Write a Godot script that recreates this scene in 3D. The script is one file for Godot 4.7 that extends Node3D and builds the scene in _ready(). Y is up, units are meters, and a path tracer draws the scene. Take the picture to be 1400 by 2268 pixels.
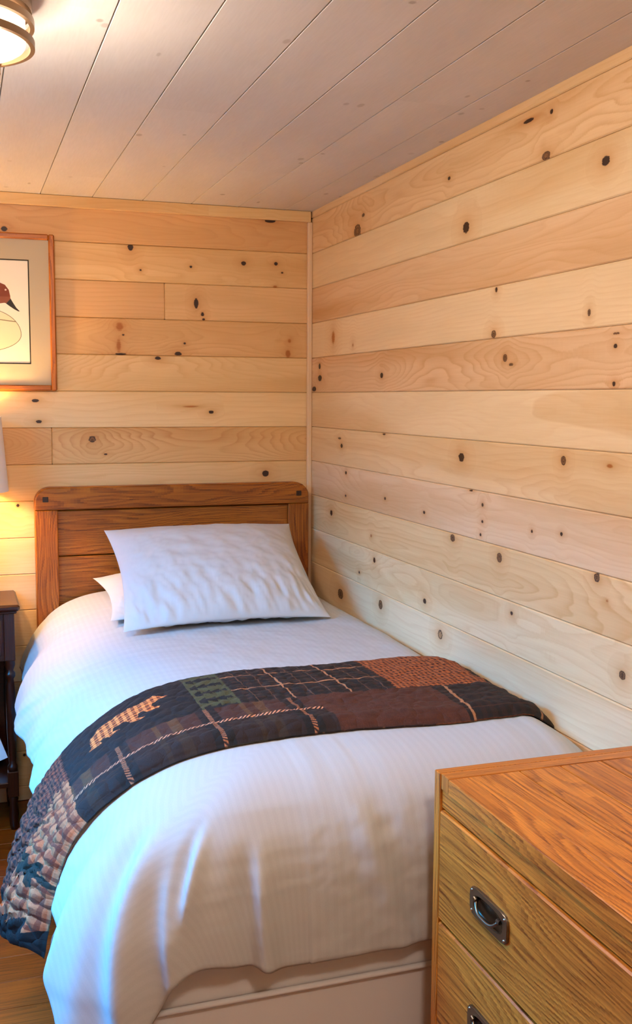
extends Node3D
# A small pine-panelled bedroom: single bed in the corner, chest of drawers at its foot.
# The room corner stands at the origin: back wall z = 0, right wall x = 0, floor y = 0.

const PITCH := 0.1333          # wall board spacing
const SEAM0 := 2.188           # height of the topmost board joint
const CEIL := 2.213
const LEFT := -1.95
const FRONT := 4.7

# knots: along the board, height, half length, half height, kind (0 dark, 1 amber, 2 brown with rim, 3 rim only)
const BACK_KNOTS := [[-0.717, 2.202, 0.007, 0.008, 0], [-0.292, 2.185, 0.007, 0.006, 0], [-0.167, 2.17, 0.02, 0.007, 0], [-1.14, 2.087, 0.01, 0.009, 0], [-0.698, 2.045, 0.01, 0.012, 0], [-0.143, 2.011, 0.007, 0.006, 0], [-0.271, 2.007, 0.008, 0.007, 0], [-0.474, 1.985, 0.005, 0.004, 0], [-0.118, 1.978, 0.004, 0.003, 0], [-0.662, 1.965, 0.005, 0.004, 0], [-0.146, 1.924, 0.009, 0.005, 1], [-0.455, 1.85, 0.008, 0.017, 0], [-0.431, 1.812, 0.006, 0.007, 0], [-0.427, 1.793, 0.005, 0.004, 0], [-0.742, 1.757, 0.015, 0.017, 1], [-0.729, 1.728, 0.004, 0.003, 0], [-0.088, 1.72, 0.008, 0.008, 1], [-0.5, 1.702, 0.005, 0.004, 0], [-0.746, 1.687, 0.01, 0.028, 1], [-0.094, 1.67, 0.011, 0.018, 1], [-0.525, 1.663, 0.015, 0.008, 0], [-0.739, 1.658, 0.021, 0.004, 0], [-0.602, 1.645, 0.012, 0.007, 0], [-1.048, 1.486, 0.013, 0.006, 0], [-0.48, 1.466, 0.036, 0.004, 1], [-0.4, 1.445, 0.01, 0.006, 0], [-1.037, 1.411, 0.01, 0.005, 0], [-0.848, 1.346, 0.013, 0.012, 2], [-0.8, 1.29, 0.006, 0.003, 0], [-0.185, 1.207, 0.012, 0.011, 0], [-1.118, 1.108, 0.005, 0.005, 0]]
const RIGHT_KNOTS := [[1.632, 2.162, 0.022, 0.004, 0], [1.734, 2.158, 0.006, 0.005, 0], [0.549, 2.114, 0.011, 0.005, 2], [1.203, 2.11, 0.008, 0.005, 0], [0.494, 2.069, 0.025, 0.02, 2], [1.715, 2.063, 0.014, 0.008, 2], [1.957, 2.002, 0.014, 0.01, 0], [1.313, 1.96, 0.017, 0.014, 0], [1.49, 1.778, 0.006, 0.006, 0], [0.257, 1.721, 0.018, 0.028, 1], [1.913, 1.689, 0.005, 0.007, 2], [0.46, 1.684, 0.007, 0.007, 1], [1.481, 1.666, 0.011, 0.009, 2], [2.017, 1.638, 0.01, 0.002, 2], [0.105, 1.621, 0.011, 0.011, 0], [2.015, 1.612, 0.006, 0.004, 0], [1.544, 1.603, 0.009, 0.008, 2], [1.575, 1.586, 0.009, 0.003, 2], [0.109, 1.577, 0.019, 0.011, 0], [0.727, 1.575, 0.011, 0.008, 0], [0.041, 1.535, 0.02, 0.008, 0], [2.014, 1.533, 0.006, 0.005, 0], [0.753, 1.384, 0.012, 0.003, 0], [1.828, 1.36, 0.009, 0.009, 2], [2.01, 1.359, 0.012, 0.005, 1], [0.333, 1.355, 0.013, 0.003, 2], [1.312, 1.34, 0.016, 0.011, 0], [0.354, 1.329, 0.01, 0.007, 0], [1.373, 1.252, 0.011, 0.002, 0], [0.401, 1.234, 0.009, 0.006, 0], [1.441, 1.22, 0.006, 0.005, 0], [1.829, 1.19, 0.005, 0.004, 0], [1.697, 1.18, 0.004, 0.004, 0], [0.768, 1.175, 0.006, 0.004, 0], [1.442, 1.175, 0.006, 0.004, 0], [1.073, 1.161, 0.007, 0.004, 0], [0.4, 1.151, 0.007, 0.004, 0], [1.433, 1.139, 0.005, 0.004, 0], [1.976, 1.112, 0.01, 0.009, 2], [1.267, 1.109, 0.012, 0.009, 2], [1.539, 1.092, 0.011, 0.01, 2], [0.248, 1.073, 0.013, 0.011, 0], [2.017, 1.068, 0.006, 0.004, 1], [0.65, 1.037, 0.009, 0.006, 1], [1.609, 0.96, 0.007, 0.006, 0], [0.681, 0.957, 0.01, 0.009, 0], [2.081, 0.92, 0.01, 0.009, 2], [0.542, 0.894, 0.007, 0.005, 0], [1.087, 0.894, 0.01, 0.008, 0], [0.74, 0.816, 0.014, 0.013, 2], [1.198, 0.815, 0.015, 0.013, 3], [0.355, 0.783, 0.023, 0.016, 2]]
# boards from the top: tone (sRGB), late-wood contrast, pith height in the board, distance of the pith, slope of it, rings per metre
const BACK_TONES := [
	[Color(0.870, 0.685, 0.450), 0.35, 0.05, 0.30, 0.05, 90.0],
	[Color(0.870, 0.670, 0.435), 0.45, 0.06, 0.05, 0.03, 120.0],
	[Color(0.900, 0.735, 0.500), 0.30, -0.1, 0.12, 0.04, 80.0],
	[Color(0.900, 0.725, 0.500), 0.30, 0.3, 0.02, 0.03, 90.0],
	[Color(0.870, 0.685, 0.450), 0.42, 0.07, 0.03, 0.06, 110.0],
	[Color(0.910, 0.755, 0.530), 0.40, -0.03, 0.04, 0.08, 120.0],
	[Color(0.930, 0.785, 0.570), 0.22, 0.3, 0.10, 0.02, 70.0],
	[Color(0.870, 0.685, 0.450), 0.75, 0.05, 0.02, 0.07, 130.0],
	[Color(0.890, 0.715, 0.480), 0.35, -0.08, 0.05, 0.03, 90.0],
	[Color(0.900, 0.745, 0.510), 0.28, 0.2, 0.05, 0.03, 80.0],
	[Color(0.910, 0.755, 0.530), 0.28, -0.1, 0.05, 0.03, 80.0],
	[Color(0.890, 0.725, 0.500), 0.28, 0.2, 0.05, 0.03, 80.0]]
const RIGHT_TONES := [
	[Color(0.925, 0.785, 0.590), 0.30, 0.3, 0.10, 0.01, 60.0],
	[Color(0.915, 0.765, 0.570), 0.62, 0.045, 0.02, 0.055, 95.0],
	[Color(0.925, 0.805, 0.620), 0.20, 0.3, 0.05, 0.02, 60.0],
	[Color(0.905, 0.755, 0.580), 0.34, -0.06, 0.05, 0.03, 80.0],
	[Color(0.935, 0.815, 0.640), 0.24, 0.35, 0.05, 0.02, 120.0],
	[Color(0.905, 0.755, 0.590), 0.66, 0.055, 0.012, 0.05, 110.0],
	[Color(0.945, 0.835, 0.670), 0.18, -0.2, 0.05, 0.02, 60.0],
	[Color(0.925, 0.805, 0.630), 0.30, 0.11, 0.03, 0.03, 90.0],
	[Color(0.915, 0.795, 0.650), 0.34, 0.02, 0.03, 0.05, 100.0],
	[Color(0.915, 0.785, 0.590), 0.50, 0.09, 0.02, 0.04, 100.0],
	[Color(0.935, 0.825, 0.650), 0.36, 0.03, 0.03, 0.05, 100.0],
	[Color(0.945, 0.835, 0.670), 0.24, 0.2, 0.05, 0.03, 70.0]]

# heartwood and one amber corner patch in the right wall's boards: board, tip, direction, height in the board at the tip, slope, spread, strength
const RIGHT_HEARTS := [[6, 1.68, 1.0, 0.045, 0.02, 0.088, 0.55], [3, -0.4, 1.0, 0.105, -0.012, 0.036, 0.34], [7, -0.1, 1.0, 0.035, 0.03, 0.022, 0.3], [9, -0.2, 1.0, 0.03, 0.035, 0.028, 0.38], [1, -0.3, 1.0, 0.06, -0.01, 0.03, 0.28], [10, 0.95, -1.0, 0.11, 0.06, 0.05, 0.55], [8, 2.6, -1.0, 0.07, 0.01, 0.02, 0.22]]

var taken := {}
var mat := {}

func _ready() -> void:
	camera_and_light()
	make_materials()
	build_room()
	build_bed()
	build_duvet_and_quilt()
	build_pillows()
	build_dresser()
	build_nightstand()
	build_table_lamp()
	build_picture()
	build_ceiling_light(-1.303, 1.874, "round flush ceiling light with metal rings above the bed foot")
	build_ceiling_light(-0.90, 3.65, "added unseen ceiling light with metal rings beyond the dresser, filling the bed foot with light")  # added fill light out of view, brightens the bed foot and dresser
	build_paper()

# ------------------------------------------------------------------ camera, sky, daylight
func camera_and_light() -> void:
	var cam := Camera3D.new()
	cam.name = "camera"
	var yaw := 0.32906
	var pitch := -0.10840
	var roll := 0.00470
	var fwd := Vector3(sin(yaw) * cos(pitch), sin(pitch), -cos(yaw) * cos(pitch))
	var rgt := Vector3(cos(yaw), 0, sin(yaw))
	var up := rgt.cross(fwd)
	var r2 := rgt * cos(roll) + up * sin(roll)
	var u2 := up * cos(roll) - rgt * sin(roll)
	cam.transform = Transform3D(Basis(r2, u2, -fwd), Vector3(-1.3141, 1.5, 3.9184))
	cam.fov = 52.1556
	cam.near = 0.02
	add_child(cam)
	cam.current = true

	var env := Environment.new()
	env.background_mode = Environment.BG_SKY
	var sky := Sky.new()
	var sm := ProceduralSkyMaterial.new()
	sm.sky_top_color = Color(0.18, 0.66, 1.0)
	sm.sky_horizon_color = Color(0.22, 0.76, 1.0)
	sm.ground_bottom_color = Color(0.20, 0.24, 0.26)
	sm.ground_horizon_color = Color(0.45, 0.55, 0.60)
	sm.sky_energy_multiplier = 4.5
	sm.ground_energy_multiplier = 1.0
	sky.sky_material = sm
	env.sky = sky
	env.tonemap_mode = Environment.TONE_MAPPER_LINEAR
	env.tonemap_exposure = 1.17
	env.sdfgi_enabled = true
	env.ssao_enabled = true
	env.ssil_enabled = true
	var we := WorldEnvironment.new()
	we.name = "environment"
	we.environment = env
	add_child(we)


# ------------------------------------------------------------------ helpers
func numbered(called: String) -> String:
	var n: int = taken.get(called, 0)
	taken[called] = n + 1
	return called if n == 0 else "%s_%03d" % [called, n]

func tag(o: Node3D, label: String, category: String, group := "") -> void:
	o.set_meta("label", label)
	o.set_meta("category", category)
	if group:
		o.set_meta("group", group)

func thing(called: String, label: String, category: String, at := Vector3.ZERO, group := "") -> Node3D:
	var o := Node3D.new()
	o.name = numbered(called)
	add_child(o)
	o.position = at
	tag(o, label, category, group)
	return o

func begin() -> SurfaceTool:
	var st := SurfaceTool.new()
	st.begin(Mesh.PRIMITIVE_TRIANGLES)
	return st

func commit(st: SurfaceTool, called: String, m: Material, parent: Node3D, smooth := false) -> MeshInstance3D:
	if smooth:
		st.index()
		st.generate_normals()
	var o := MeshInstance3D.new()
	o.mesh = st.commit()
	o.material_override = m
	o.cast_shadow = GeometryInstance3D.SHADOW_CASTING_SETTING_ON
	if parent == self:
		o.name = numbered(called)
		add_child(o)
	else:
		o.name = called
		parent.add_child(o, true)
	return o

func tri(st: SurfaceTool, pts: Array, uvs: Array, n: Vector3) -> void:
	# clockwise seen from the side the normal points to
	var order := [0, 1, 2]
	if (pts[1] - pts[0]).cross(pts[2] - pts[0]).dot(n) > 0.0:
		order = [0, 2, 1]
	for i in order:
		st.set_normal(n)
		st.set_uv(uvs[i])
		st.add_vertex(pts[i])

# a box with chamfered edges; grain = axis that the texture's u follows; uv in metres / (ul, vl) plus an offset
func cbox(st: SurfaceTool, c: Vector3, size: Vector3, bev: float, grain := 0, ul := 1.0, vl := 1.0, off := Vector2.ZERO) -> void:
	var h := size * 0.5
	var other := [[1, 2], [0, 2], [0, 1]]
	var uvf := func(p: Vector3, n: Vector3) -> Vector2:
		var ax := n.abs().max_axis_index()
		var o: Array = other[ax]
		var g: int = grain if ax != grain else o[0]
		var a: int = o[0] if o[1] == g else o[1]
		if ax == grain:
			return Vector2(p[o[0]] / ul * 0.15, p[o[1]] / vl) + off
		return Vector2(p[g] / ul, p[a] / vl) + off
	# corner points pulled in for each face axis
	var pt := func(sx: int, sy: int, sz: int, face: int) -> Vector3:
		var s := [sx, sy, sz]
		var v := Vector3.ZERO
		for i in 3:
			v[i] = s[i] * (h[i] if i == face else h[i] - bev)
		return v
	var emit := func(ps: Array) -> void:
		var n: Vector3 = (ps[1] - ps[0]).cross(ps[2] - ps[0]).normalized()
		var mid: Vector3 = (ps[0] + ps[1] + ps[2]) / 3.0
		if n.dot(mid) < 0:
			n = -n
		var us := []
		for p in ps:
			us.append(uvf.call(p + c, n))
		var w := []
		for p in ps:
			w.append(p + c)
		tri(st, [w[0], w[1], w[2]], [us[0], us[1], us[2]], n)
		if ps.size() == 4:
			tri(st, [w[0], w[2], w[3]], [us[0], us[2], us[3]], n)
	for f in 3:
		var o: Array = other[f]
		for s in [-1, 1]:
			var q := []
			for e in [[-1, -1], [1, -1], [1, 1], [-1, 1]]:
				var k := [0, 0, 0]
				k[f] = s
				k[o[0]] = e[0]
				k[o[1]] = e[1]
				q.append(pt.call(k[0], k[1], k[2], f))
			emit.call(q)
	if bev <= 0.0:
		return
	for f in 3:                                   # edges running along axis f
		var o: Array = other[f]
		for s0 in [-1, 1]:
			for s1 in [-1, 1]:
				var q := []
				for e in [[-1, o[0]], [1, o[0]], [1, o[1]], [-1, o[1]]]:
					var k := [0, 0, 0]
					k[f] = e[0]
					k[o[0]] = s0
					k[o[1]] = s1
					q.append(pt.call(k[0], k[1], k[2], e[1]))
				emit.call(q)
	for sx in [-1, 1]:
		for sy in [-1, 1]:
			for sz in [-1, 1]:
				emit.call([pt.call(sx, sy, sz, 0), pt.call(sx, sy, sz, 1), pt.call(sx, sy, sz, 2)])

func box_part(called: String, parent: Node3D, lo: Vector3, hi: Vector3, m: Material, bev := 0.002, grain := 0, ul := 1.0, vl := 1.0, off := Vector2.ZERO) -> MeshInstance3D:
	var st := begin()
	cbox(st, (lo + hi) * 0.5, hi - lo, bev, grain, ul, vl, off)
	return commit(st, called, m, parent)

func lathe(st: SurfaceTool, prof: Array, c: Vector3, segs := 32) -> void:
	for i in prof.size() - 1:
		var a: Vector2 = prof[i]
		var b: Vector2 = prof[i + 1]
		for k in segs:
			var t0 := TAU * k / segs
			var t1 := TAU * (k + 1) / segs
			var p := [c + Vector3(a.x * cos(t0), a.y, a.x * sin(t0)), c + Vector3(a.x * cos(t1), a.y, a.x * sin(t1)),
				c + Vector3(b.x * cos(t1), b.y, b.x * sin(t1)), c + Vector3(b.x * cos(t0), b.y, b.x * sin(t0))]
			for idx in [0, 1, 2, 0, 2, 3]:
				st.set_smooth_group(i if a.distance_to(b) > 0.0 else 0)
				st.set_uv(Vector2(float(k) / segs, float(i) / prof.size()))
				st.add_vertex(p[idx])

func lathe_part(called: String, parent: Node3D, prof: Array, c: Vector3, m: Material, segs := 32, flat := false) -> MeshInstance3D:
	var st := begin()
	for i in prof.size() - 1:
		var a: Vector2 = prof[i]
		var b: Vector2 = prof[i + 1]
		st.set_smooth_group(i if flat else 0)
		for k in segs:
			var t0 := TAU * k / segs
			var t1 := TAU * (k + 1) / segs
			var p := [c + Vector3(a.x * cos(t0), a.y, a.x * sin(t0)), c + Vector3(a.x * cos(t1), a.y, a.x * sin(t1)),
				c + Vector3(b.x * cos(t1), b.y, b.x * sin(t1)), c + Vector3(b.x * cos(t0), b.y, b.x * sin(t0))]
			for idx in ([0, 1, 2] if b.x == 0.0 else ([0, 2, 3] if a.x == 0.0 else [0, 1, 2, 0, 2, 3])):
				st.set_smooth_group(i if flat else 0)
				st.add_vertex(p[idx])
	st.generate_normals()
	return commit(st, called, m, parent)

func tube(st: SurfaceTool, pts: Array, r: float, segs := 10) -> void:
	var rings := []
	for i in pts.size():
		var d: Vector3 = (pts[min(i + 1, pts.size() - 1)] - pts[max(i - 1, 0)]).normalized()
		var s := d.cross(Vector3(0.31, 0.87, 0.38)).normalized()
		var t := d.cross(s).normalized()
		var ring := []
		for k in segs:
			var a := TAU * k / segs
			ring.append(pts[i] + (s * cos(a) + t * sin(a)) * r)
		rings.append(ring)
	for i in pts.size() - 1:
		for k in segs:
			var q := (k + 1) % segs
			for v in [rings[i][k], rings[i][q], rings[i + 1][q], rings[i][k], rings[i + 1][q], rings[i + 1][k]]:
				st.add_vertex(v)
	for e in [0, pts.size() - 1]:
		for k in range(1, segs - 1):
			for v in [rings[e][0], rings[e][k], rings[e][k + 1]]:
				st.add_vertex(v)

func grid(st: SurfaceTool, P: Array, U: Array, flip := false) -> void:
	var n := P.size()
	var m: int = P[0].size()
	st.set_smooth_group(0)
	for i in n - 1:
		for j in m - 1:
			var q := [[i, j], [i + 1, j], [i + 1, j + 1], [i, j], [i + 1, j + 1], [i, j + 1]]
			if flip:
				q = [[i, j], [i + 1, j + 1], [i + 1, j], [i, j], [i, j + 1], [i + 1, j + 1]]
			for e in q:
				st.set_uv(U[e[0]][e[1]])
				st.add_vertex(P[e[0]][e[1]])

func noise_bytes(w: int, h: int, freq: float, sd: int, oct := 3, kind := FastNoiseLite.TYPE_SIMPLEX_SMOOTH) -> PackedByteArray:
	var f := FastNoiseLite.new()
	f.seed = sd
	f.noise_type = kind
	f.frequency = freq
	f.fractal_octaves = oct
	var im := f.get_seamless_image(w, h)
	im.convert(Image.FORMAT_L8)
	return im.get_data()

func image_of(w: int, h: int, data: PackedByteArray) -> Image:
	var im := Image.create_from_data(w, h, false, Image.FORMAT_RGB8, data)
	im.generate_mipmaps()
	return im

func tex(im: Image) -> ImageTexture:
	return ImageTexture.create_from_image(im)

# ------------------------------------------------------------------ textures
func pine_texture(W: int, H: int, s0: float, s1: float, ytop: float, ybot: float, knots: Array, tones: Array, joints: Dictionary, hearts: Array, sd: int) -> Image:
	var data := PackedByteArray()
	data.resize(W * H * 3)
	var nl := noise_bytes(512, 512, 0.008, sd, 3)        # slow wander of the rings
	var ns := noise_bytes(512, 512, 0.06, sd + 5, 3)     # fibre streaks
	var plank := PackedInt32Array()
	var tl := PackedFloat32Array()
	var count := tones.size()
	for y in H:
		var yy := ytop + (ybot - ytop) * (y + 0.5) / H
		var k := int(floor((SEAM0 - yy) / PITCH)) + 1
		plank.append(clampi(k, 0, count - 1))
		tl.append((SEAM0 - yy) - (k - 1) * PITCH)
	var kn := []
	for k in count:
		kn.append([])
	for e in knots:
		var k := clampi(int(floor((SEAM0 - e[1]) / PITCH)) + 1, 0, count - 1)
		kn[k].append([e[0], (SEAM0 - e[1]) - (k - 1) * PITCH, e[2], e[3], e[4]])
	for x in W:
		var s := s0 + (s1 - s0) * (x + 0.5) / W
		var last := -1
		var act := []
		var base := Color.WHITE
		var con := 0.0
		var pc := 0.0
		var d2 := 0.0
		var fr := 0.0
		var shift := 0.0
		for y in H:
			var k := plank[y]
			if k != last:
				last = k
				act = []
				for e in kn[k]:
					if absf(s - e[0]) < 0.13:
						act.append(e)
				var T: Array = tones[k]
				base = T[0]
				con = T[1]
				pc = T[2]
				var sj: float = s
				shift = k * 37.0
				if joints.has(k) and s < joints[k]:
					base = base.lerp(Color(0.79, 0.58, 0.36), 0.4)
					shift += 113.0
					sj = s * 1.3 + 0.7
				var d: float = T[3] + T[4] * sin(sj * 2.3 + k * 1.7) + T[4] * 0.6 * sin(sj * 5.1 + k)
				d2 = d * d
				fr = T[5]
			var t := tl[y]
			var ix := int(s * 130.0 + shift) & 511
			var iy := int(t * 900.0 + shift * 3.0) & 511
			var lo := nl[iy * 512 + ix] / 255.0 - 0.5
			var fib := ns[(int(t * 2600.0 + shift) & 511) * 512 + (int(s * 110.0) & 511)] / 255.0 - 0.5
			var u := t + lo * 0.016
			var amber := 0.0
			var kd := 0.0
			var rim := 0.0
			for e in act:
				var dx: float = s - e[0]
				var dy: float = t - e[1]
				var ra: float = e[2]
				var rb: float = e[3]
				var g := dx / (ra * 2.2 + 0.012)
				g = 1.0 / (1.0 + g * g * g * g)
				u -= g * (rb + 0.003) * 1.1 * dy / (absf(dy) + rb * 0.8)
				var q := (dx * dx) / (ra * ra) + (dy * dy) / (rb * rb) + fib * 0.7 + lo * 0.9
				if q < 30.0:
					var ty: int = e[4]
					if ty == 1:
						amber = maxf(amber, clampf(1.25 - q, 0.0, 1.0) * 0.95)
						amber = maxf(amber, 0.35 / (1.0 + q * 0.4))
					else:
						var body := clampf((1.15 - q) * 4.0, 0.0, 1.0)
						if ty == 0:
							kd = maxf(kd, body)
						elif ty == 2:
							kd = maxf(kd, body * (0.62 + 0.2 * sin(q * 9.0)))
							rim = maxf(rim, clampf(1.0 - absf(q - 1.05) * 3.2, 0.0, 1.0))
						else:
							kd = maxf(kd, body * 0.25)
							rim = maxf(rim, clampf(1.0 - absf(q - 0.9) * 3.0, 0.0, 1.0))
						amber = maxf(amber, 0.42 / (1.0 + q * 0.33))
						# the dark tail of resin along the grain
						var tail := absf(dy) / (rb * 0.35)
						amber = maxf(amber, 0.55 * clampf(1.0 - tail, 0.0, 1.0) * clampf(1.0 - absf(dx) / (ra * 3.5), 0.0, 1.0))
			var heart := 0.0
			for hrt in hearts:
				if hrt[0] == k:
					var ds: float = (s - hrt[1]) * hrt[2]
					if ds > 0.0:
						var hw: float = hrt[5] * sqrt(ds)
						var f := clampf((hw - absf(t - hrt[3] - hrt[4] * ds * hrt[2] + lo * 0.05)) * 130.0, 0.0, 1.0)
						heart = maxf(heart, f * hrt[6])
			var dd := u - pc
			var broad := nl[(int(t * 420.0 + shift * 2.0) & 511) * 512 + (int(s * 48.0 + shift * 5.0) & 511)] / 255.0 - 0.5
			var rr := sqrt(dd * dd + d2) * fr * 0.72 + lo * 3.0 + broad * 2.5
			var ph := rr - floorf(rr)
			var late := ph * ph * ph
			if ph > 0.9:
				late *= (1.0 - ph) * 10.0
			var m := late * con * (0.75 + lo * 1.2) + fib * 0.16 + heart * 0.5 + maxf(0.0, broad - 0.06) * 1.3
			var r := base.r * (1.0 - m * 0.14)
			var gg := base.g * (1.0 - m * 0.25)
			var b := base.b * (1.0 - m * 0.40)
			r += lo * 0.05
			gg += lo * 0.05
			b += lo * 0.06
			if amber > 0.0:
				r = lerpf(r, 0.66, amber)
				gg = lerpf(gg, 0.38, amber)
				b = lerpf(b, 0.14, amber)
			if kd > 0.0:
				r = lerpf(r, 0.20, kd)
				gg = lerpf(gg, 0.105, kd)
				b = lerpf(b, 0.055, kd)
			if rim > 0.0:
				r = lerpf(r, 0.17, rim)
				gg = lerpf(gg, 0.085, rim)
				b = lerpf(b, 0.05, rim)
			var o := (y * W + x) * 3
			data[o] = int(clampf(r, 0.0, 1.0) * 255.0)
			data[o + 1] = int(clampf(gg, 0.0, 1.0) * 255.0)
			data[o + 2] = int(clampf(b, 0.0, 1.0) * 255.0)
	return image_of(W, H, data)

# open-pored oak: long dark grain lines, some cathedral arches; u along the grain (1.2 m), v across (0.9 m)
func oak_texture(W: int, H: int, light: Color, dark: Color, sd: int) -> Image:
	var data := PackedByteArray()
	data.resize(W * H * 3)
	var nl := noise_bytes(512, 512, 0.01, sd, 3)
	var ns := noise_bytes(512, 512, 0.11, sd + 3, 2)
	for y in H:
		var t := 0.9 * y / H
		for x in W:
			var s := 1.2 * x / W
			var lo := nl[(int(t * 569.0) & 511) * 512 + (int(s * 85.0) & 511)] / 255.0 - 0.5
			var lo2 := nl[(int(t * 200.0 + 77) & 511) * 512 + (int(s * 427.0 + 31) & 511)] / 255.0 - 0.5
			var fib := ns[(int(t * 2276.0) & 511) * 512 + (int(s * 48.0) & 511)] / 255.0
			var fib2 := ns[(int(t * 1138.0 + 200.0) & 511) * 512 + (int(s * 26.0) & 511)] / 255.0
			var rr := t * 70.0 + lo * 9.0 + lo2 * 0.25
			var ph := rr - floorf(rr)
			var late := ph * ph
			if ph > 0.85:
				late *= (1.0 - ph) * 6.67
			var pore := clampf((fib - 0.52) * 4.0, 0.0, 1.0) * (0.35 + 0.65 * late)
			var m := clampf(late * 0.5 + pore * 0.6 + (fib2 - 0.5) * 0.4 + lo * 0.3 + 0.12, 0.0, 1.0)
			var o := (y * W + x) * 3
			data[o] = int(255.0 * lerpf(light.r, dark.r, m))
			data[o + 1] = int(255.0 * lerpf(light.g, dark.g, m))
			data[o + 2] = int(255.0 * lerpf(light.b, dark.b, m))
	return image_of(W, H, data)

# white-washed ceiling boards: pale, faint grain, faint knots; u along 2.4 m, v across 1.2 m
func wash_texture(W: int, H: int) -> Image:
	var data := PackedByteArray()
	data.resize(W * H * 3)
	var nl := noise_bytes(512, 512, 0.01, 71, 3)
	var ns := noise_bytes(512, 512, 0.1, 72, 2)
	var kn := []
	var rng := RandomNumberGenerator.new()
	rng.seed = 12
	for i in 34:
		kn.append([rng.randf() * 2.4, rng.randf() * 1.2, rng.randf_range(0.006, 0.016), rng.randf_range(0.004, 0.009), rng.randf_range(0.05, 0.16)])
	for y in H:
		var t := 1.2 * y / H
		for x in W:
			var s := 2.4 * x / W
			var lo := nl[(int(t * 426.0) & 511) * 512 + (int(s * 106.0) & 511)] / 255.0 - 0.5
			var fib := ns[(int(t * 1700.0) & 511) * 512 + (int(s * 106.0) & 511)] / 255.0 - 0.5
			var m := lo * 0.045 + fib * 0.03
			for e in kn:
				var dx: float = s - e[0]
				if absf(dx) < 0.06:
					var dy: float = t - e[1]
					var q: float = dx * dx / (e[2] * e[2]) + dy * dy / (e[3] * e[3])
					if q < 6.0:
						m -= e[4] * clampf(1.6 - q, 0.0, 1.0)
			var o := (y * W + x) * 3
			data[o] = int(clampf(0.865 + m, 0.0, 1.0) * 255.0)
			data[o + 1] = int(clampf(0.83 + m * 1.1, 0.0, 1.0) * 255.0)
			data[o + 2] = int(clampf(0.785 + m * 1.2, 0.0, 1.0) * 255.0)
	return image_of(W, H, data)

# woven sateen stripes of the duvet and a fine weave; 0.09 m square tile with 5 stripes
func stripe_textures() -> Array:
	var W := 256
	var data := PackedByteArray()
	data.resize(W * W * 3)
	var ns := noise_bytes(W, W, 0.12, 9, 2)
	var bump := PackedByteArray()
	bump.resize(W * W)
	for y in W:
		for x in W:
			var ph := fposmod(x * 5.0 / W, 1.0)
			var s := clampf((0.25 - absf(ph - 0.5)) * 14.0 + 0.5, 0.0, 1.0)
			var v := 0.975 + 0.014 * s + (ns[y * W + x] / 255.0 - 0.5) * 0.03
			var o := (y * W + x) * 3
			data[o] = int(v * 255.0)
			data[o + 1] = int(v * 255.0)
			data[o + 2] = int(v * 255.0)
			bump[y * W + x] = int(clampf(110.0 + 60.0 * s + (ns[y * W + x] - 128) * 0.35, 0.0, 255.0))
	var im := Image.create_from_data(W, W, false, Image.FORMAT_L8, bump)
	im.convert(Image.FORMAT_RGBA8)
	im.bump_map_to_normal_map(1.6)
	im.generate_mipmaps()
	return [image_of(W, W, data), im]

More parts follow.
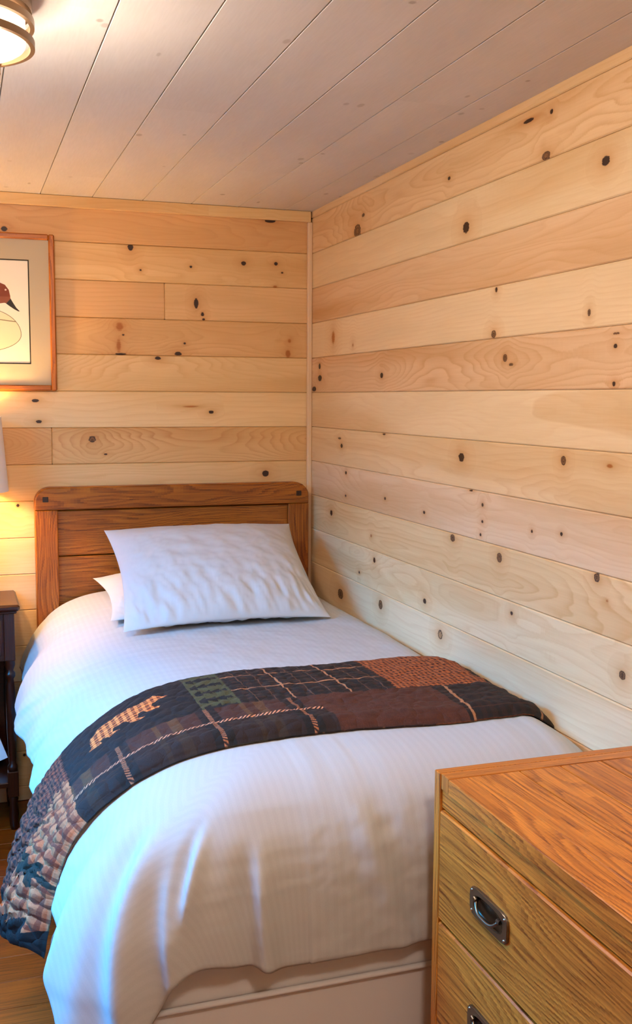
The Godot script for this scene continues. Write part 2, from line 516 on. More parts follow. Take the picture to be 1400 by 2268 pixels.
# the patchwork: u = distance from the wall over the bed and down its side (1.68 m), v = from the head-side edge to the foot-side edge (0.58 m)
func quilt_textures() -> Array:
	var W := 1536
	var H := 530
	var LA := 1.68
	var LV := 0.58
	var data := PackedByteArray()
	data.resize(W * H * 3)
	var bump := PackedByteArray()
	bump.resize(W * H)
	var cell := FastNoiseLite.new()
	cell.seed = 4
	cell.noise_type = FastNoiseLite.TYPE_CELLULAR
	cell.cellular_return_type = FastNoiseLite.RETURN_DISTANCE2_SUB
	cell.frequency = 0.024
	cell.cellular_jitter = 0.9
	cell.fractal_type = FastNoiseLite.FRACTAL_NONE
	var ci := cell.get_image(W, H, false, false, true)
	ci.convert(Image.FORMAT_L8)
	var cb := ci.get_data()
	var nl := noise_bytes(512, 512, 0.03, 41, 3)
	var nf := noise_bytes(512, 512, 0.25, 42, 2)
	var bear := PackedVector2Array([Vector2(0, 0.6), Vector2(0.02, 0.3), Vector2(0.11, 0.14), Vector2(0.28, 0.05), Vector2(0.42, 0.1), Vector2(0.52, 0.0), Vector2(0.66, 0.06), Vector2(0.78, 0.02), Vector2(0.85, -0.04), Vector2(0.88, 0.06), Vector2(1.0, 0.26), Vector2(0.95, 0.34), Vector2(0.86, 0.34), Vector2(0.78, 0.46), Vector2(0.77, 0.62), Vector2(0.86, 0.74), Vector2(0.83, 0.8), Vector2(0.7, 0.78), Vector2(0.64, 0.62), Vector2(0.6, 0.64), Vector2(0.58, 0.86), Vector2(0.66, 0.97), Vector2(0.5, 1.0), Vector2(0.45, 0.7), Vector2(0.3, 0.64), Vector2(0.28, 0.8), Vector2(0.36, 0.93), Vector2(0.22, 0.98), Vector2(0.15, 0.78), Vector2(0.1, 0.84), Vector2(0.13, 1.02), Vector2(-0.03, 1.04), Vector2(0.0, 0.82)])
	for y in H:
		var v := LV * (y + 0.5) / H
		for x in W:
			var a := LA * (x + 0.5) / W
			var n := nl[(y & 511) * 512 + (x & 511)] / 255.0 - 0.5
			var f := nf[(y & 511) * 512 + (x & 511)] / 255.0 - 0.5
			var c := Color(0.13, 0.075, 0.05)
			var row := 0.345 + n * 0.012
			var hb := 0.0
			if a < 1.115:
				if v < row:
					if a < 0.055 + n * 0.03:
						c = Color(0.16, 0.085, 0.055) if sin(a * 170.0) * sin(v * 90.0 + 1.0) + n * 2.0 < 0.25 else Color(0.045, 0.03, 0.03)
					elif a < 0.305:
						# tan and rust houndstooth check
						var cx := fposmod(a * 78.0, 1.0) < 0.5
						var cy := fposmod(v * 66.0, 1.0) < 0.5
						c = Color(0.52, 0.28, 0.14) if cx != cy else (Color(0.62, 0.37, 0.19) if cx else Color(0.22, 0.09, 0.04))
					elif a < 0.70:
						# dark plaid with thin tan lines
						var bx := fposmod(a * 33.0, 1.0) < 0.5
						var by := fposmod(v * 40.0, 1.0) < 0.5
						c = Color(0.075, 0.05, 0.045) if bx == by else (Color(0.15, 0.085, 0.06) if bx else Color(0.05, 0.045, 0.05))
						var la := fposmod(a - 0.305 + 0.02 + v * 0.02, 0.142)
						var lv := fposmod(v + 0.02, 0.125)
						if la < 0.0055 or lv < 0.005:
							c = Color(0.50, 0.36, 0.26)
						elif absf(la - 0.05) < 0.0015 or absf(la - 0.095) < 0.0015:
							c = Color(0.27, 0.19, 0.15)
					elif a < 0.795:
						# green strip of dark fir trees lying across it
						c = Color(0.20, 0.21, 0.13)
						var tv := fposmod(v, 0.062) - 0.031
						var ta := (a - 0.70) / 0.095
						var tier := fposmod(ta * 4.0, 1.0)
						var half := 0.006 + 0.02 * (1.0 - tier) * (0.45 + 0.55 * ta)
						if ta > 0.08 and ta < 0.93 and absf(tv + f * 0.008) < half:
							c = Color(0.035, 0.03, 0.03)
					else:
						# black patch with the checked bear
						c = Color(0.045, 0.035, 0.042) + Color(1, 1, 1) * (n * 0.03)
						var p := Vector2((1.045 - a) / 0.20, (v - 0.118) / 0.130)
						if p.x > -0.06 and p.x < 1.02 and p.y > -0.08 and p.y < 1.08 and Geometry2D.is_point_in_polygon(p, bear):
							var cx := fposmod(a * 62.0, 1.0) < 0.5
							var cy := fposmod(v * 62.0, 1.0) < 0.5
							c = Color(0.58, 0.33, 0.17) if cx != cy else (Color(0.70, 0.44, 0.24) if cx else Color(0.29, 0.12, 0.06))
							hb = 40.0
				else:
					if a < 0.22:
						# dark plaid with one pale line
						var bx := fposmod(a * 40.0, 1.0) < 0.5
						c = Color(0.10, 0.055, 0.04) if bx else Color(0.06, 0.035, 0.03)
						if absf(a - 0.185 - (v - 0.35) * 0.1) < 0.0035 or absf(a - 0.035) < 0.003:
							c = Color(0.42, 0.30, 0.21)
						elif fposmod(v, 0.05) < 0.004:
							c = Color(0.17, 0.10, 0.07)
					elif a < 0.53:
						c = Color(0.19, 0.095, 0.055) + Color(1, 0.8, 0.6) * (n * 0.05)
					else:
						# brown lodge plaid with a twisted cream stripe
						var seg := fposmod(a - 0.565, 0.205)
						var bright := 1.0 - 0.45 * clampf((a - 0.53) * 0.3, 0.0, 1.0)
						c = Color(0.17, 0.09, 0.065) if seg > 0.045 else Color(0.06, 0.035, 0.035)
						if absf(seg - 0.10) < 0.012 or absf(seg - 0.14) < 0.006:
							c = Color(0.23, 0.155, 0.085)
						if v > 0.455:
							c = c * 0.52
						if absf(seg - 0.022) < 0.0048:
							c = Color(0.44, 0.29, 0.2) if fposmod((v * 1.0 + a * 0.6) * 130.0, 1.0) < 0.55 else Color(0.10, 0.06, 0.05)
						if absf(v - 0.452) < 0.008:
							c = Color(0.58, 0.42, 0.33) if fposmod((a - v * 0.8) * 95.0, 1.0) < 0.5 else Color(0.12, 0.075, 0.06)
						c = c * bright
						c.a = 1.0
			else:
				var split := 0.27 + n * 0.03
				if a > 1.60 + 0.02 * n:
					c = Color(0.025, 0.016, 0.014)
				elif v < 0.035:
					c = Color(0.16, 0.16, 0.13)
				elif v < split:
					# dusty brown gingham
					var cx := fposmod(a * 58.0, 1.0) < 0.5
					var cy := fposmod(v * 58.0, 1.0) < 0.5
					c = Color(0.33, 0.19, 0.145) if cx != cy else (Color(0.45, 0.285, 0.215) if cx else Color(0.155, 0.075, 0.055))
				else:
					# tan plaid, crinkled
					var px := fposmod(a * 19.0, 1.0)
					var py := fposmod(v * 19.0 + 0.2, 1.0)
					c = Color(0.50, 0.34, 0.245)
					if px < 0.38:
						c = c.lerp(Color(0.66, 0.52, 0.40), 0.6)
					if py < 0.38:
						c = c.lerp(Color(0.66, 0.50, 0.38), 0.6)
					if px > 0.72:
						c = c.lerp(Color(0.30, 0.155, 0.10), 0.6)
					if py > 0.78:
						c = c.lerp(Color(0.32, 0.17, 0.11), 0.55)
					# green leaf patch
					var gp := Vector2((a - 1.385) / 0.05, (v - 0.485) / 0.10)
					if gp.length() < 0.75 + 0.3 * sin(atan2(gp.y, gp.x) * 5.0 + 0.6):
						c = Color(0.115, 0.13, 0.10)
					# sawtooth edge
					if a > 1.55 and a > 1.60 - 0.055 * fposmod(v * 17.0, 1.0):
						c = Color(0.025, 0.016, 0.014)
			var cd := cb[y * W + x] / 255.0
			var puff := clampf(cd * 2.2, 0.0, 1.0)
			c = c * ((1.55 if v > row else (1.1 if a < 0.305 else 1.35)) if a < 1.115 else 1.12) * (1.0 + f * 0.25)
			if a > 1.115:  # hanging end reddened in its colour to offset the blue window light
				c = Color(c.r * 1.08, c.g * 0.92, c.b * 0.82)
			var o := (y * W + x) * 3
			data[o] = int(clampf(c.r, 0.0, 1.0) * 255.0)
			data[o + 1] = int(clampf(c.g, 0.0, 1.0) * 255.0)
			data[o + 2] = int(clampf(c.b, 0.0, 1.0) * 255.0)
			var deep := 150.0 if a > 1.115 else 80.0
			bump[y * W + x] = int(clampf(40.0 + deep * sqrt(puff) + f * 26.0 + hb, 0.0, 255.0))
	var im := Image.create_from_data(W, H, false, Image.FORMAT_L8, bump)
	im.convert(Image.FORMAT_RGBA8)
	im.bump_map_to_normal_map(5.0)
	im.generate_mipmaps()
	return [image_of(W, H, data), im]

# a plain drawing of a duck on cream paper: 0.42 m wide, 0.366 m high; right edge at the right
func print_texture() -> ImageTexture:
	var W := 630
	var H := 549
	var im := Image.create(W, H, false, Image.FORMAT_RGB8)
	im.fill(Color(0.93, 0.90, 0.84))
	var head := PackedVector2Array()
	var hpts := [Vector2(470, 150), Vector2(466, 110), Vector2(486, 78), Vector2(520, 66), Vector2(548, 78), Vector2(566, 104), Vector2(572, 134), Vector2(574, 158), Vector2(582, 176), Vector2(570, 182), Vector2(545, 172), Vector2(520, 176), Vector2(500, 190), Vector2(480, 185)]
	for p in hpts:
		head.append(p + Vector2(-36, 56))
	var bill := Transform2D(0, Vector2(-36, 56)) * PackedVector2Array([Vector2(574, 150), Vector2(586, 172), Vector2(600, 196), Vector2(616, 214), Vector2(608, 214), Vector2(590, 204), Vector2(570, 190), Vector2(552, 176)])
	var body := PackedVector2Array()
	for i in 60:
		var t := TAU * i / 60.0
		body.append(Vector2(300 + 292 * cos(t) * (1.0 if cos(t) < 0 else 0.98), 372 + 118 * sin(t) - 50.0 * maxf(0.0, cos(t)) * maxf(0.0, -sin(t)) + 20.0 * cos(t)))
	for y in H:
		for x in W:
			var p := Vector2(x, y)
			var c := Color(-1, 0, 0)
			if Geometry2D.is_point_in_polygon(p, body):
				c = Color(0.88, 0.84, 0.72)
				var e := 1e9
				for i in 60:
					var cp := Geometry2D.get_closest_point_to_segment(p, body[i], body[(i + 1) % 60])
					e = minf(e, cp.distance_to(p))
					if e < 3.0:
						break
				if e < 3.0:
					c = Color(0.45, 0.42, 0.34)
				elif x < 330 and fposmod(y * 0.06 + x * 0.01, 1.0) < 0.3:
					c = Color(0.6, 0.55, 0.46)
				elif absf(y - 322 - (x - 530) * 0.12) < 2.5 and x > 420:
					c = Color(0.5, 0.46, 0.36)
			if Geometry2D.is_point_in_polygon(p, head):
				c = Color(0.45, 0.20, 0.12) if y < 196 else Color(0.50, 0.28, 0.20)
				if p.distance_to(Vector2(515, 160)) < 5.0:
					c = Color(0.9, 0.8, 0.75)
			if Geometry2D.is_point_in_polygon(p, bill):
				c = Color(0.13, 0.12, 0.12)
			if c.r >= 0.0:
				im.set_pixel(x, y, c)
	im.generate_mipmaps()
	return ImageTexture.create_from_image(im)

func std(col: Color, rough := 0.6, metal := 0.0) -> StandardMaterial3D:
	var m := StandardMaterial3D.new()
	m.albedo_color = col
	m.roughness = rough
	m.metallic = metal
	return m

func textured(tex: Texture2D, rough: float, tint := Color.WHITE) -> StandardMaterial3D:
	var m := std(tint, rough)
	m.albedo_texture = tex
	m.texture_repeat = true
	return m

func make_materials() -> void:
	# the large textures are worked out side by side
	var jobs := [
		func(): return pine_texture(1792, 1280, 0.0, 2.24, 2.3213, 0.7217, RIGHT_KNOTS, RIGHT_TONES, {}, RIGHT_HEARTS, 3),
		func(): return pine_texture(1024, 1216, -1.36, 0.0, 2.3213, 0.7217, BACK_KNOTS, BACK_TONES, {3: -0.574, 7: -0.993}, [], 21),
		func(): return quilt_textures(),
		func(): return [oak_texture(1024, 768, Color(0.91, 0.61, 0.26), Color(0.46, 0.22, 0.045), 51), wash_texture(1024, 512)]]
	var threads := []
	for j in jobs:
		var th := Thread.new()
		th.start(j)
		threads.append(th)
	var made := []
	for th in threads:
		made.append(th.wait_to_finish())
	mat.pine_right = textured(tex(made[0]), 0.5)
	mat.pine_back = textured(tex(made[1]), 0.5)
	mat.wash = textured(tex(made[3][1]), 0.65)
	var oak := tex(made[3][0])
	mat.oak = textured(oak, 0.36, Color(0.98, 0.92, 0.80))
	mat.oak_head = textured(oak, 0.42, Color(0.76, 0.66, 0.44))
	mat.floor_wood = textured(oak, 0.35, Color(0.64, 0.48, 0.26))
	mat.dark_wood = textured(oak, 0.3, Color(0.26, 0.155, 0.12))
	mat.peg = std(Color(0.16, 0.075, 0.03), 0.5)
	mat.groove = std(Color(0.30, 0.18, 0.09), 0.9)
	mat.stripe = stripe_textures()
	var cotton := Color(0.765, 0.765, 0.765)      # one white cotton for duvet and pillows
	var sheet := std(cotton, 0.8)
	sheet.albedo_texture = tex(mat.stripe[0])
	sheet.texture_repeat = true
	sheet.normal_enabled = true
	sheet.normal_texture = tex(mat.stripe[1])
	sheet.normal_scale = 0.14
	mat.duvet = sheet
	var pil := std(cotton, 0.8)
	mat.pillow = pil
	var base := std(Color(0.87, 0.85, 0.84), 0.9)
	mat.base_cloth = base
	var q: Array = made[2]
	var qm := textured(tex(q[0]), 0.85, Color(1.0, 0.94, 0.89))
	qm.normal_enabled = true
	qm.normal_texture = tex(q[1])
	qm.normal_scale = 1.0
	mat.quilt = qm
	mat.pewter = std(Color(0.52, 0.48, 0.42), 0.34, 1.0)
	mat.pewter_shaded = std(Color(0.30, 0.27, 0.24), 0.25, 1.0)  # darker copy of the pewter: recess shade put into the shallow cup's colour
	mat.screw = std(Color(0.75, 0.73, 0.70), 0.25, 1.0)
	mat.bronze = std(Color(0.50, 0.40, 0.30), 0.35, 1.0)
	mat.plaster = std(Color(0.62, 0.46, 0.29), 0.7)

# ------------------------------------------------------------------ room
func structure(called: String, m: MeshInstance3D, label: String, category: String) -> MeshInstance3D:
	m.name = called
	m.set_meta("kind", "structure")
	m.set_meta("label", label)
	m.set_meta("category", category)
	return m

func shell(called: String, boxes: Array, m: Material, label: String, category: String) -> MeshInstance3D:
	var st := begin()
	for b in boxes:
		cbox(st, (b[0] + b[1]) * 0.5, b[1] - b[0], 0.0)
	return structure(called, commit(st, called, m, self), label, category)

func build_room() -> void:
	var T := 0.12
	# back wall: boards lie across it
	var wb := shell("wall_back", [[Vector3(LEFT - T, -0.1, -T), Vector3(T, CEIL + 0.1, -0.017)]], mat.groove, "honey pine board wall behind the headboard", "wall")
	var ul := 1.36
	var vl := 2.3213 - 0.7217
	var toff := Vector2(0.0, 2.3213 / vl)
	for k in range(0, 18):
		var top := minf(SEAM0 - (k - 1) * PITCH, CEIL)
		var bot := maxf(SEAM0 - k * PITCH, 0.0)
		if top - bot < 0.02:
			continue
		var cuts := [LEFT, 0.0]
		if k == 3:
			cuts = [LEFT, -0.574, 0.0]
		elif k == 7:
			cuts = [LEFT, -0.993, 0.0]
		elif k == 12:
			cuts = [LEFT, -1.5, 0.0]
		for c in cuts.size() - 1:
			board("plank", wb, Vector3(cuts[c] + (0.0003 if c else 0.0), bot, -0.017), Vector3(cuts[c + 1] - (0.0003 if cuts[c + 1] < 0 else 0.0), top, 0.0), 0, 2, mat.pine_back, 1.36, vl, k)
	# right wall
	var wr := shell("wall_right", [[Vector3(0.017, -0.1, -T), Vector3(T, CEIL + 0.1, FRONT + T)]], mat.groove, "pale knotty pine board wall along the bed", "wall")
	for k in range(0, 18):
		var top := minf(SEAM0 - (k - 1) * PITCH, CEIL)
		var bot := maxf(SEAM0 - k * PITCH, 0.0)
		if top - bot < 0.02:
			continue
		board("plank", wr, Vector3(0.0, bot, 0.0), Vector3(0.017, top + (0.0025 if k == 0 else 0.0), FRONT), 2, 0, mat.pine_right, 2.24, vl, k)
	# ceiling
	var ce := shell("ceiling", [[Vector3(LEFT - T, CEIL + 0.016, -T), Vector3(T, CEIL + 0.14, FRONT + T)]], std(Color(0.16, 0.12, 0.09), 0.9), "whitewashed board ceiling", "ceiling")
	var xs := [0.0]
	var xx := -0.110
	while xx > LEFT:
		xs.append(xx)
		xx -= 0.1809
	xs.append(LEFT)
	for i in xs.size() - 1:
		var st := begin()
		var lo := Vector3(xs[i + 1] + 0.0011, CEIL, 0.0)
		var hi := Vector3(xs[i] - (0.0011 if i else -0.010), CEIL + 0.016, FRONT)
		cbox(st, (lo + hi) * 0.5, hi - lo, 0.0012, 2, 2.4, 1.2, Vector2(i * 0.37, 0.0))
		commit(st, "plank", mat.wash, ce)
	# floor
	var fl := shell("floor", [[Vector3(LEFT - T, -0.14, -T), Vector3(T, -0.016, FRONT + T)]], mat.groove, "amber varnished wooden floor", "floor")
	var z := 0.0
	var i := 0
	while z < FRONT:
		var z1 := minf(z + 0.125, FRONT)
		var cut := LEFT + 0.45 + fposmod(i * 0.77, 1.6)
		for seg in [[LEFT, cut], [cut, 0.0]]:
			var st := begin()
			var lo := Vector3(seg[0] + 0.0004, -0.016, z + 0.0004)
			var hi := Vector3(seg[1] - 0.0004, 0.0, z1 - 0.0004)
			cbox(st, (lo + hi) * 0.5, hi - lo, 0.001, 0, 1.2, 0.9, Vector2(i * 0.31 + (0.5 if seg[0] > LEFT else 0.0), i * 0.17))
			commit(st, "plank", mat.floor_wood, fl)
		z = z1
		i += 1
	# left wall with the window opening, and the wall behind the camera
	var w0 := 0.95
	var w1 := 2.12
	var b0 := 0.72
	var b1 := 1.92
	shell("wall_left", [[Vector3(LEFT - T, -0.1, -T), Vector3(LEFT, CEIL + 0.1, w0)], [Vector3(LEFT - T, -0.1, w1), Vector3(LEFT, CEIL + 0.1, FRONT + T)],
		[Vector3(LEFT - T, -0.1, w0), Vector3(LEFT, b0, w1)], [Vector3(LEFT - T, b1, w0), Vector3(LEFT, CEIL + 0.1, w1)]], mat.plaster, "pine wall with the window, beside the nightstand", "wall")
	shell("wall_front", [[Vector3(LEFT - T, -0.1, FRONT), Vector3(T, CEIL + 0.1, FRONT + T)]], std(Color(0.86, 0.81, 0.74), 0.7), "pine wall facing the headboard", "wall")
	var stw := begin()
	for e in [[Vector3(LEFT - 0.08, b0, w0), Vector3(LEFT - 0.03, b1, w0 + 0.05)], [Vector3(LEFT - 0.08, b0, w1 - 0.05), Vector3(LEFT - 0.03, b1, w1)],
			[Vector3(LEFT - 0.08, b0, w0 + 0.05), Vector3(LEFT - 0.03, b0 + 0.05, w1 - 0.05)], [Vector3(LEFT - 0.08, b1 - 0.05, w0 + 0.05), Vector3(LEFT - 0.03, b1, w1 - 0.05)],
			[Vector3(LEFT - 0.075, 1.30, w0 + 0.05), Vector3(LEFT - 0.035, 1.34, w1 - 0.05)]]:
		cbox(stw, (e[0] + e[1]) * 0.5, e[1] - e[0], 0.003)
	var win := structure("window_1", commit(stw, "window_1", std(Color(0.85, 0.84, 0.80), 0.5), self), "white sash window in the left wall", "window")
	var gl := std(Color(0.9, 0.95, 1.0, 0.06), 0.02)
	gl.transparency = BaseMaterial3D.TRANSPARENCY_ALPHA
	for e in [[b0 + 0.05, 1.30], [1.34, b1 - 0.05]]:
		var p := box_part("pane", win, Vector3(LEFT - 0.057, e[0], w0 + 0.05), Vector3(LEFT - 0.053, e[1], w1 - 0.05), gl, 0.0)
	# an unseen slope added outside the window, shaped to block the low sky
	var hs := begin()
	var HP := []
	var HU := []
	var hn := FastNoiseLite.new()
	hn.seed = 6
	hn.frequency = 0.12
	for i2 in 25:
		var rp := []
		var ru := []
		for j2 in 49:
			var dist := 5.0 + 14.0 * i2 / 24.0
			var zz := -28.0 + 60.0 * j2 / 48.0
			rp.append(Vector3(LEFT - dist, -0.6 + 6.3 * smoothstep(0.0, 0.75, i2 / 24.0) + hn.get_noise_2d(dist * 2.0, zz * 2.0) * 0.9 * smoothstep(0.0, 0.3, i2 / 24.0), zz))
			ru.append(Vector2(dist, zz))
		HP.append(rp)
		HU.append(ru)
	grid(hs, HP, HU)
	structure("added_hillside", commit(hs, "added_hillside", std(Color(0.16, 0.22, 0.12), 0.95), self, true), "unseen green slope added outside the window to block low sky", "hill")
	# trims: narrow board under the ceiling on the back wall, square strip up the corner
	var t1 := begin()
	cbox(t1, Vector3(LEFT * 0.5 - 0.003, 2.192, 0.0075), Vector3(-LEFT - 0.006, 0.040, 0.015), 0.002, 0, 1.36, vl, Vector2(0.3, toff.y * 1.0))
	var tb := structure("trim_1", commit(t1, "trim_1", mat.pine_back, self), "narrow pine board under the ceiling above the picture", "trim")
	tb.position.x = 0.0
	var t2 := begin()
	cbox(t2, Vector3(-0.0095, 1.086, 0.0095), Vector3(0.019, 2.172, 0.019), 0.004, 1, 2.24, vl, Vector2(0.1, 0.43))
	structure("trim_2", commit(t2, "trim_2", std(Color(0.90, 0.76, 0.60), 0.5), self), "pale pine strip up the corner beside the headboard", "trim")

# one wall board: its face lies on the room side; v follows the height, u the length
func board(called: String, parent: Node3D, lo: Vector3, hi: Vector3, along: int, face: int, m: Material, ul: float, vl: float, k: int) -> void:
	var st := begin()
	var g := 0.0004
	lo.y += g
	hi.y -= g
	# v in texture = (2.3213 - y) / vl ; boards below the texture borrow the look of higher ones
	var yshift := 0.0
	if k > 11:
		yshift = 7.0 * PITCH
	elif k > 20:
		yshift = 12.0 * PITCH
	var c := (lo + hi) * 0.5
	var size := hi - lo
	var src := begin()
	cbox(src, c, size, 0.0028, along, 1.0, 1.0)
	var arr := src.commit_to_arrays()
	var vs: PackedVector3Array = arr[Mesh.ARRAY_VERTEX]
	var us := PackedVector2Array()
	for v in vs:
		var s := v.x if along == 0 else v.z
		us.append(Vector2(fposmod(s, 1e9) / ul if along == 2 else (s + ul) / ul, (2.3213 - (v.y + yshift)) / vl))
	arr[Mesh.ARRAY_TEX_UV] = us
	var am := ArrayMesh.new()
	am.add_surface_from_arrays(Mesh.PRIMITIVE_TRIANGLES, arr)
	var o := MeshInstance3D.new()
	o.mesh = am
	o.material_override = m
	o.name = called
	parent.add_child(o, true)

# ------------------------------------------------------------------ bed
func build_bed() -> void:
	var bed := thing("bed", "single bed with oak panel headboard standing in the pine corner", "bed", Vector3(-0.55, 0, 0.05))
	var o := bed.position
	# top rail with rounded upper corners
	var st := begin()
	var x0 := -1.064 - o.x
	var x1 := -0.030 - o.x
	var yb := 1.094
	var yt := 1.176
	var z0 := 0.020 - o.z
	var z1 := 0.070 - o.z
	var out := []
	out.append(Vector2(x0, yb))
	for i in 9:
		var a := PI - (PI / 2) * i / 8.0
		out.append(Vector2(x0 + 0.055 + 0.055 * cos(a), yt - 0.055 + 0.055 * sin(a)))
	for i in 9:
		var a := PI / 2 - (PI / 2) * i / 8.0
		out.append(Vector2(x1 - 0.055 + 0.055 * cos(a), yt - 0.055 + 0.055 * sin(a)))
	out.append(Vector2(x1, yb))
	prism(st, out, z0, z1, 0.004, 1.2, 0.9, Vector2(0.5, 0.13))
	var rail := commit(st, "top_rail", mat.oak_head, bed)
	for px in [-1.026, -0.071]:
		box_part("peg", rail, Vector3(px - 0.010 - o.x, 1.124, z1 - 0.006), Vector3(px + 0.010 - o.x, 1.143, z1 + 0.0025), mat.peg, 0.001)
	for sx in [[-1.064, -0.984], [-0.112, -0.030]]:
		box_part("post", bed, Vector3(sx[0] - o.x, 0.0, z0), Vector3(sx[1] - o.x, yb - 0.0008, z1), mat.oak_head, 0.003, 1, 1.2, 0.9, Vector2(sx[0] * 3.0, 0.31))
	for e in [[0.925, yb - 0.004, 0.0], [0.72, 0.921, 0.21], [0.50, 0.716, 0.4]]:
		box_part("panel_board", bed, Vector3(-0.986 - o.x, e[0], 0.030 - o.z), Vector3(-0.110 - o.x, e[1], 0.052 - o.z), mat.oak_head, 0.003, 0, 1.2, 0.9, Vector2(0.5, e[2] * 1.3 + 0.55))
	box_part("lower_rail", bed, Vector3(-0.986 - o.x, 0.30, 0.026 - o.z), Vector3(-0.110 - o.x, 0.498, 0.064 - o.z), mat.oak_head, 0.003, 0, 1.2, 0.9, Vector2(0.7, 0.6))
	for sx in [[-1.062, -1.036], [-0.062, -0.036]]:
		box_part("side_rail", bed, Vector3(sx[0] - o.x, 0.16, 0.071 - o.z), Vector3(sx[1] - o.x, 0.27, 2.02 - o.z), mat.oak_head, 0.003, 2, 1.2, 0.9, Vector2(0.1, 0.5))
	for sx in [-1.06, -0.10]:
		box_part("leg", bed, Vector3(sx - o.x, 0.0, 1.95 - o.z), Vector3(sx + 0.06 - o.x, 0.16, 2.01 - o.z), mat.oak_head, 0.003, 1, 1.2, 0.9)
	# box base covered with a valance cloth, and the mattress on it with its fitted sheet
	var bb := soft_box("base", Vector3(-1.033, 0.13, 0.075), Vector3(-0.065, 0.3455, 2.073), 0.008, 0.002, mat.base_cloth, 5, bed)
	bb.position = -o
	bb.set_meta("label", "beige cloth-covered box base")
	var mt := soft_box("mattress", Vector3(-1.045, 0.346, 0.075), Vector3(-0.055, 0.62, 2.07), 0.010, 0.002, mat.base_cloth, 9)
	tag(mt, "mattress in a plain fitted sheet, hanging duvet above it", "mattress")
	var pst := begin()
	var pp := []
	for c in [Vector3(-1.045, 0.352, 0.09), Vector3(-1.045, 0.352, 2.06), Vector3(-1.03, 0.352, 2.078), Vector3(-0.07, 0.352, 2.078), Vector3(-0.055, 0.352, 2.06), Vector3(-0.055, 0.352, 0.09)]:
		pp.append(c)
	tube(pst, pp, 0.006)
	commit(pst, "piping", mat.base_cloth, mt, true)

func prism(st: SurfaceTool, out: Array, z0: float, z1: float, bev: float, ul: float, vl: float, off: Vector2) -> void:
	# outline in x,y extruded along z, with the front edge rounded off
	var c := Vector2.ZERO
	for p in out:
		c += p / out.size()
	var inner := []
	for i in out.size():
		var a: Vector2 = (out[(i + 1) % out.size()] - out[i]).normalized()
		var b: Vector2 = (out[i] - out[i - 1]).normalized()
		var nrm := Vector2(-(a + b).y, (a + b).x).normalized()
		if nrm.dot(out[i] - c) > 0:
			nrm = -nrm
		inner.append(out[i] + nrm * bev)
	var uv := func(p: Vector3) -> Vector2: return Vector2(p.x / ul, p.y / vl) + off
	for i in out.size():
		var j := (i + 1) % out.size()
		var a0 := Vector3(out[i].x, out[i].y, z0)
		var b0 := Vector3(out[j].x, out[j].y, z0)
		var a1 := Vector3(out[i].x, out[i].y, z1 - bev)
		var b1 := Vector3(out[j].x, out[j].y, z1 - bev)
		var a2 := Vector3(inner[i].x, inner[i].y, z1)
		var b2 := Vector3(inner[j].x, inner[j].y, z1)
		for q in [[a0, b0, b1, a1], [a1, b1, b2, a2]]:
			var n: Vector3 = (q[1] - q[0]).cross(q[3] - q[0]).normalized()
			var outw := Vector3((out[i] + out[j]).x * 0.5 - c.x, (out[i] + out[j]).y * 0.5 - c.y, 0)
			if n.dot(outw) < 0 and absf(n.z) < 0.9:
				n = -n
			tri(st, [q[0], q[1], q[2]], [uv.call(q[0]), uv.call(q[1]), uv.call(q[2])], n)
			tri(st, [q[0], q[2], q[3]], [uv.call(q[0]), uv.call(q[2]), uv.call(q[3])], n)
	for zz in [[z1, inner, Vector3.BACK], [z0, out, Vector3.FORWARD]]:
		var pts: Array = zz[1]
		var poly := PackedVector2Array()
		for p in pts:
			poly.append(p)
		var ids := Geometry2D.triangulate_polygon(poly)
		for i in range(0, ids.size(), 3):
			var t := []
			for k in 3:
				t.append(Vector3(pts[ids[i + k]].x, pts[ids[i + k]].y, zz[0]))
			tri(st, t, [uv.call(t[0]), uv.call(t[1]), uv.call(t[2])], zz[2])

func soft_box(called: String, lo: Vector3, hi: Vector3, r: float, wob: float, m: Material, sd: int, parent: Node3D = self) -> MeshInstance3D:
	# a rounded, slightly uneven block of upholstery
	var f := FastNoiseLite.new()
	f.seed = sd
	f.frequency = 3.5
	var c := (lo + hi) * 0.5
	var h := (hi - lo) * 0.5
	var st := begin()
	st.set_smooth_group(0)
	var n := 28
	for ax in 3:
		for s in [-1.0, 1.0]:
			var P := []
			var U := []
			for i in n + 1:
				var ra := []
				var ru := []
				for j in n + 1:
					var v := Vector3.ZERO
					v[ax] = s * h[ax]
					v[(ax + 1) % 3] = edge_spread(i, n) * h[(ax + 1) % 3]
					v[(ax + 2) % 3] = edge_spread(j, n) * h[(ax + 2) % 3]
					var core := Vector3(clampf(v.x, -h.x + r, h.x - r), clampf(v.y, -h.y + r, h.y - r), clampf(v.z, -h.z + r, h.z - r))
					var d := (v - core).normalized()
					var p := core + d * (r + wob * f.get_noise_3dv(v + c) - wob)
					ra.append(p + c)
					ru.append(Vector2(v[(ax + 1) % 3], v[(ax + 2) % 3]) * 4.0)
				P.append(ra)
				U.append(ru)
			grid(st, P, U, s < 0)
	return commit(st, called, m, parent, true)

func edge_spread(i: int, n: int) -> float:
	var t := 2.0 * i / n - 1.0
	return signf(t) * (1.0 - pow(1.0 - absf(t), 2.2))

# --- bedding surfaces: a = distance over the bed from the wall side, b = from the head end
var prof_left := []
var prof_foot := []
var prof_quilt := []
const A0 := 0.70
const B0 := 1.76
const ZB := 0.075
var wave: FastNoiseLite
var wave2: FastNoiseLite

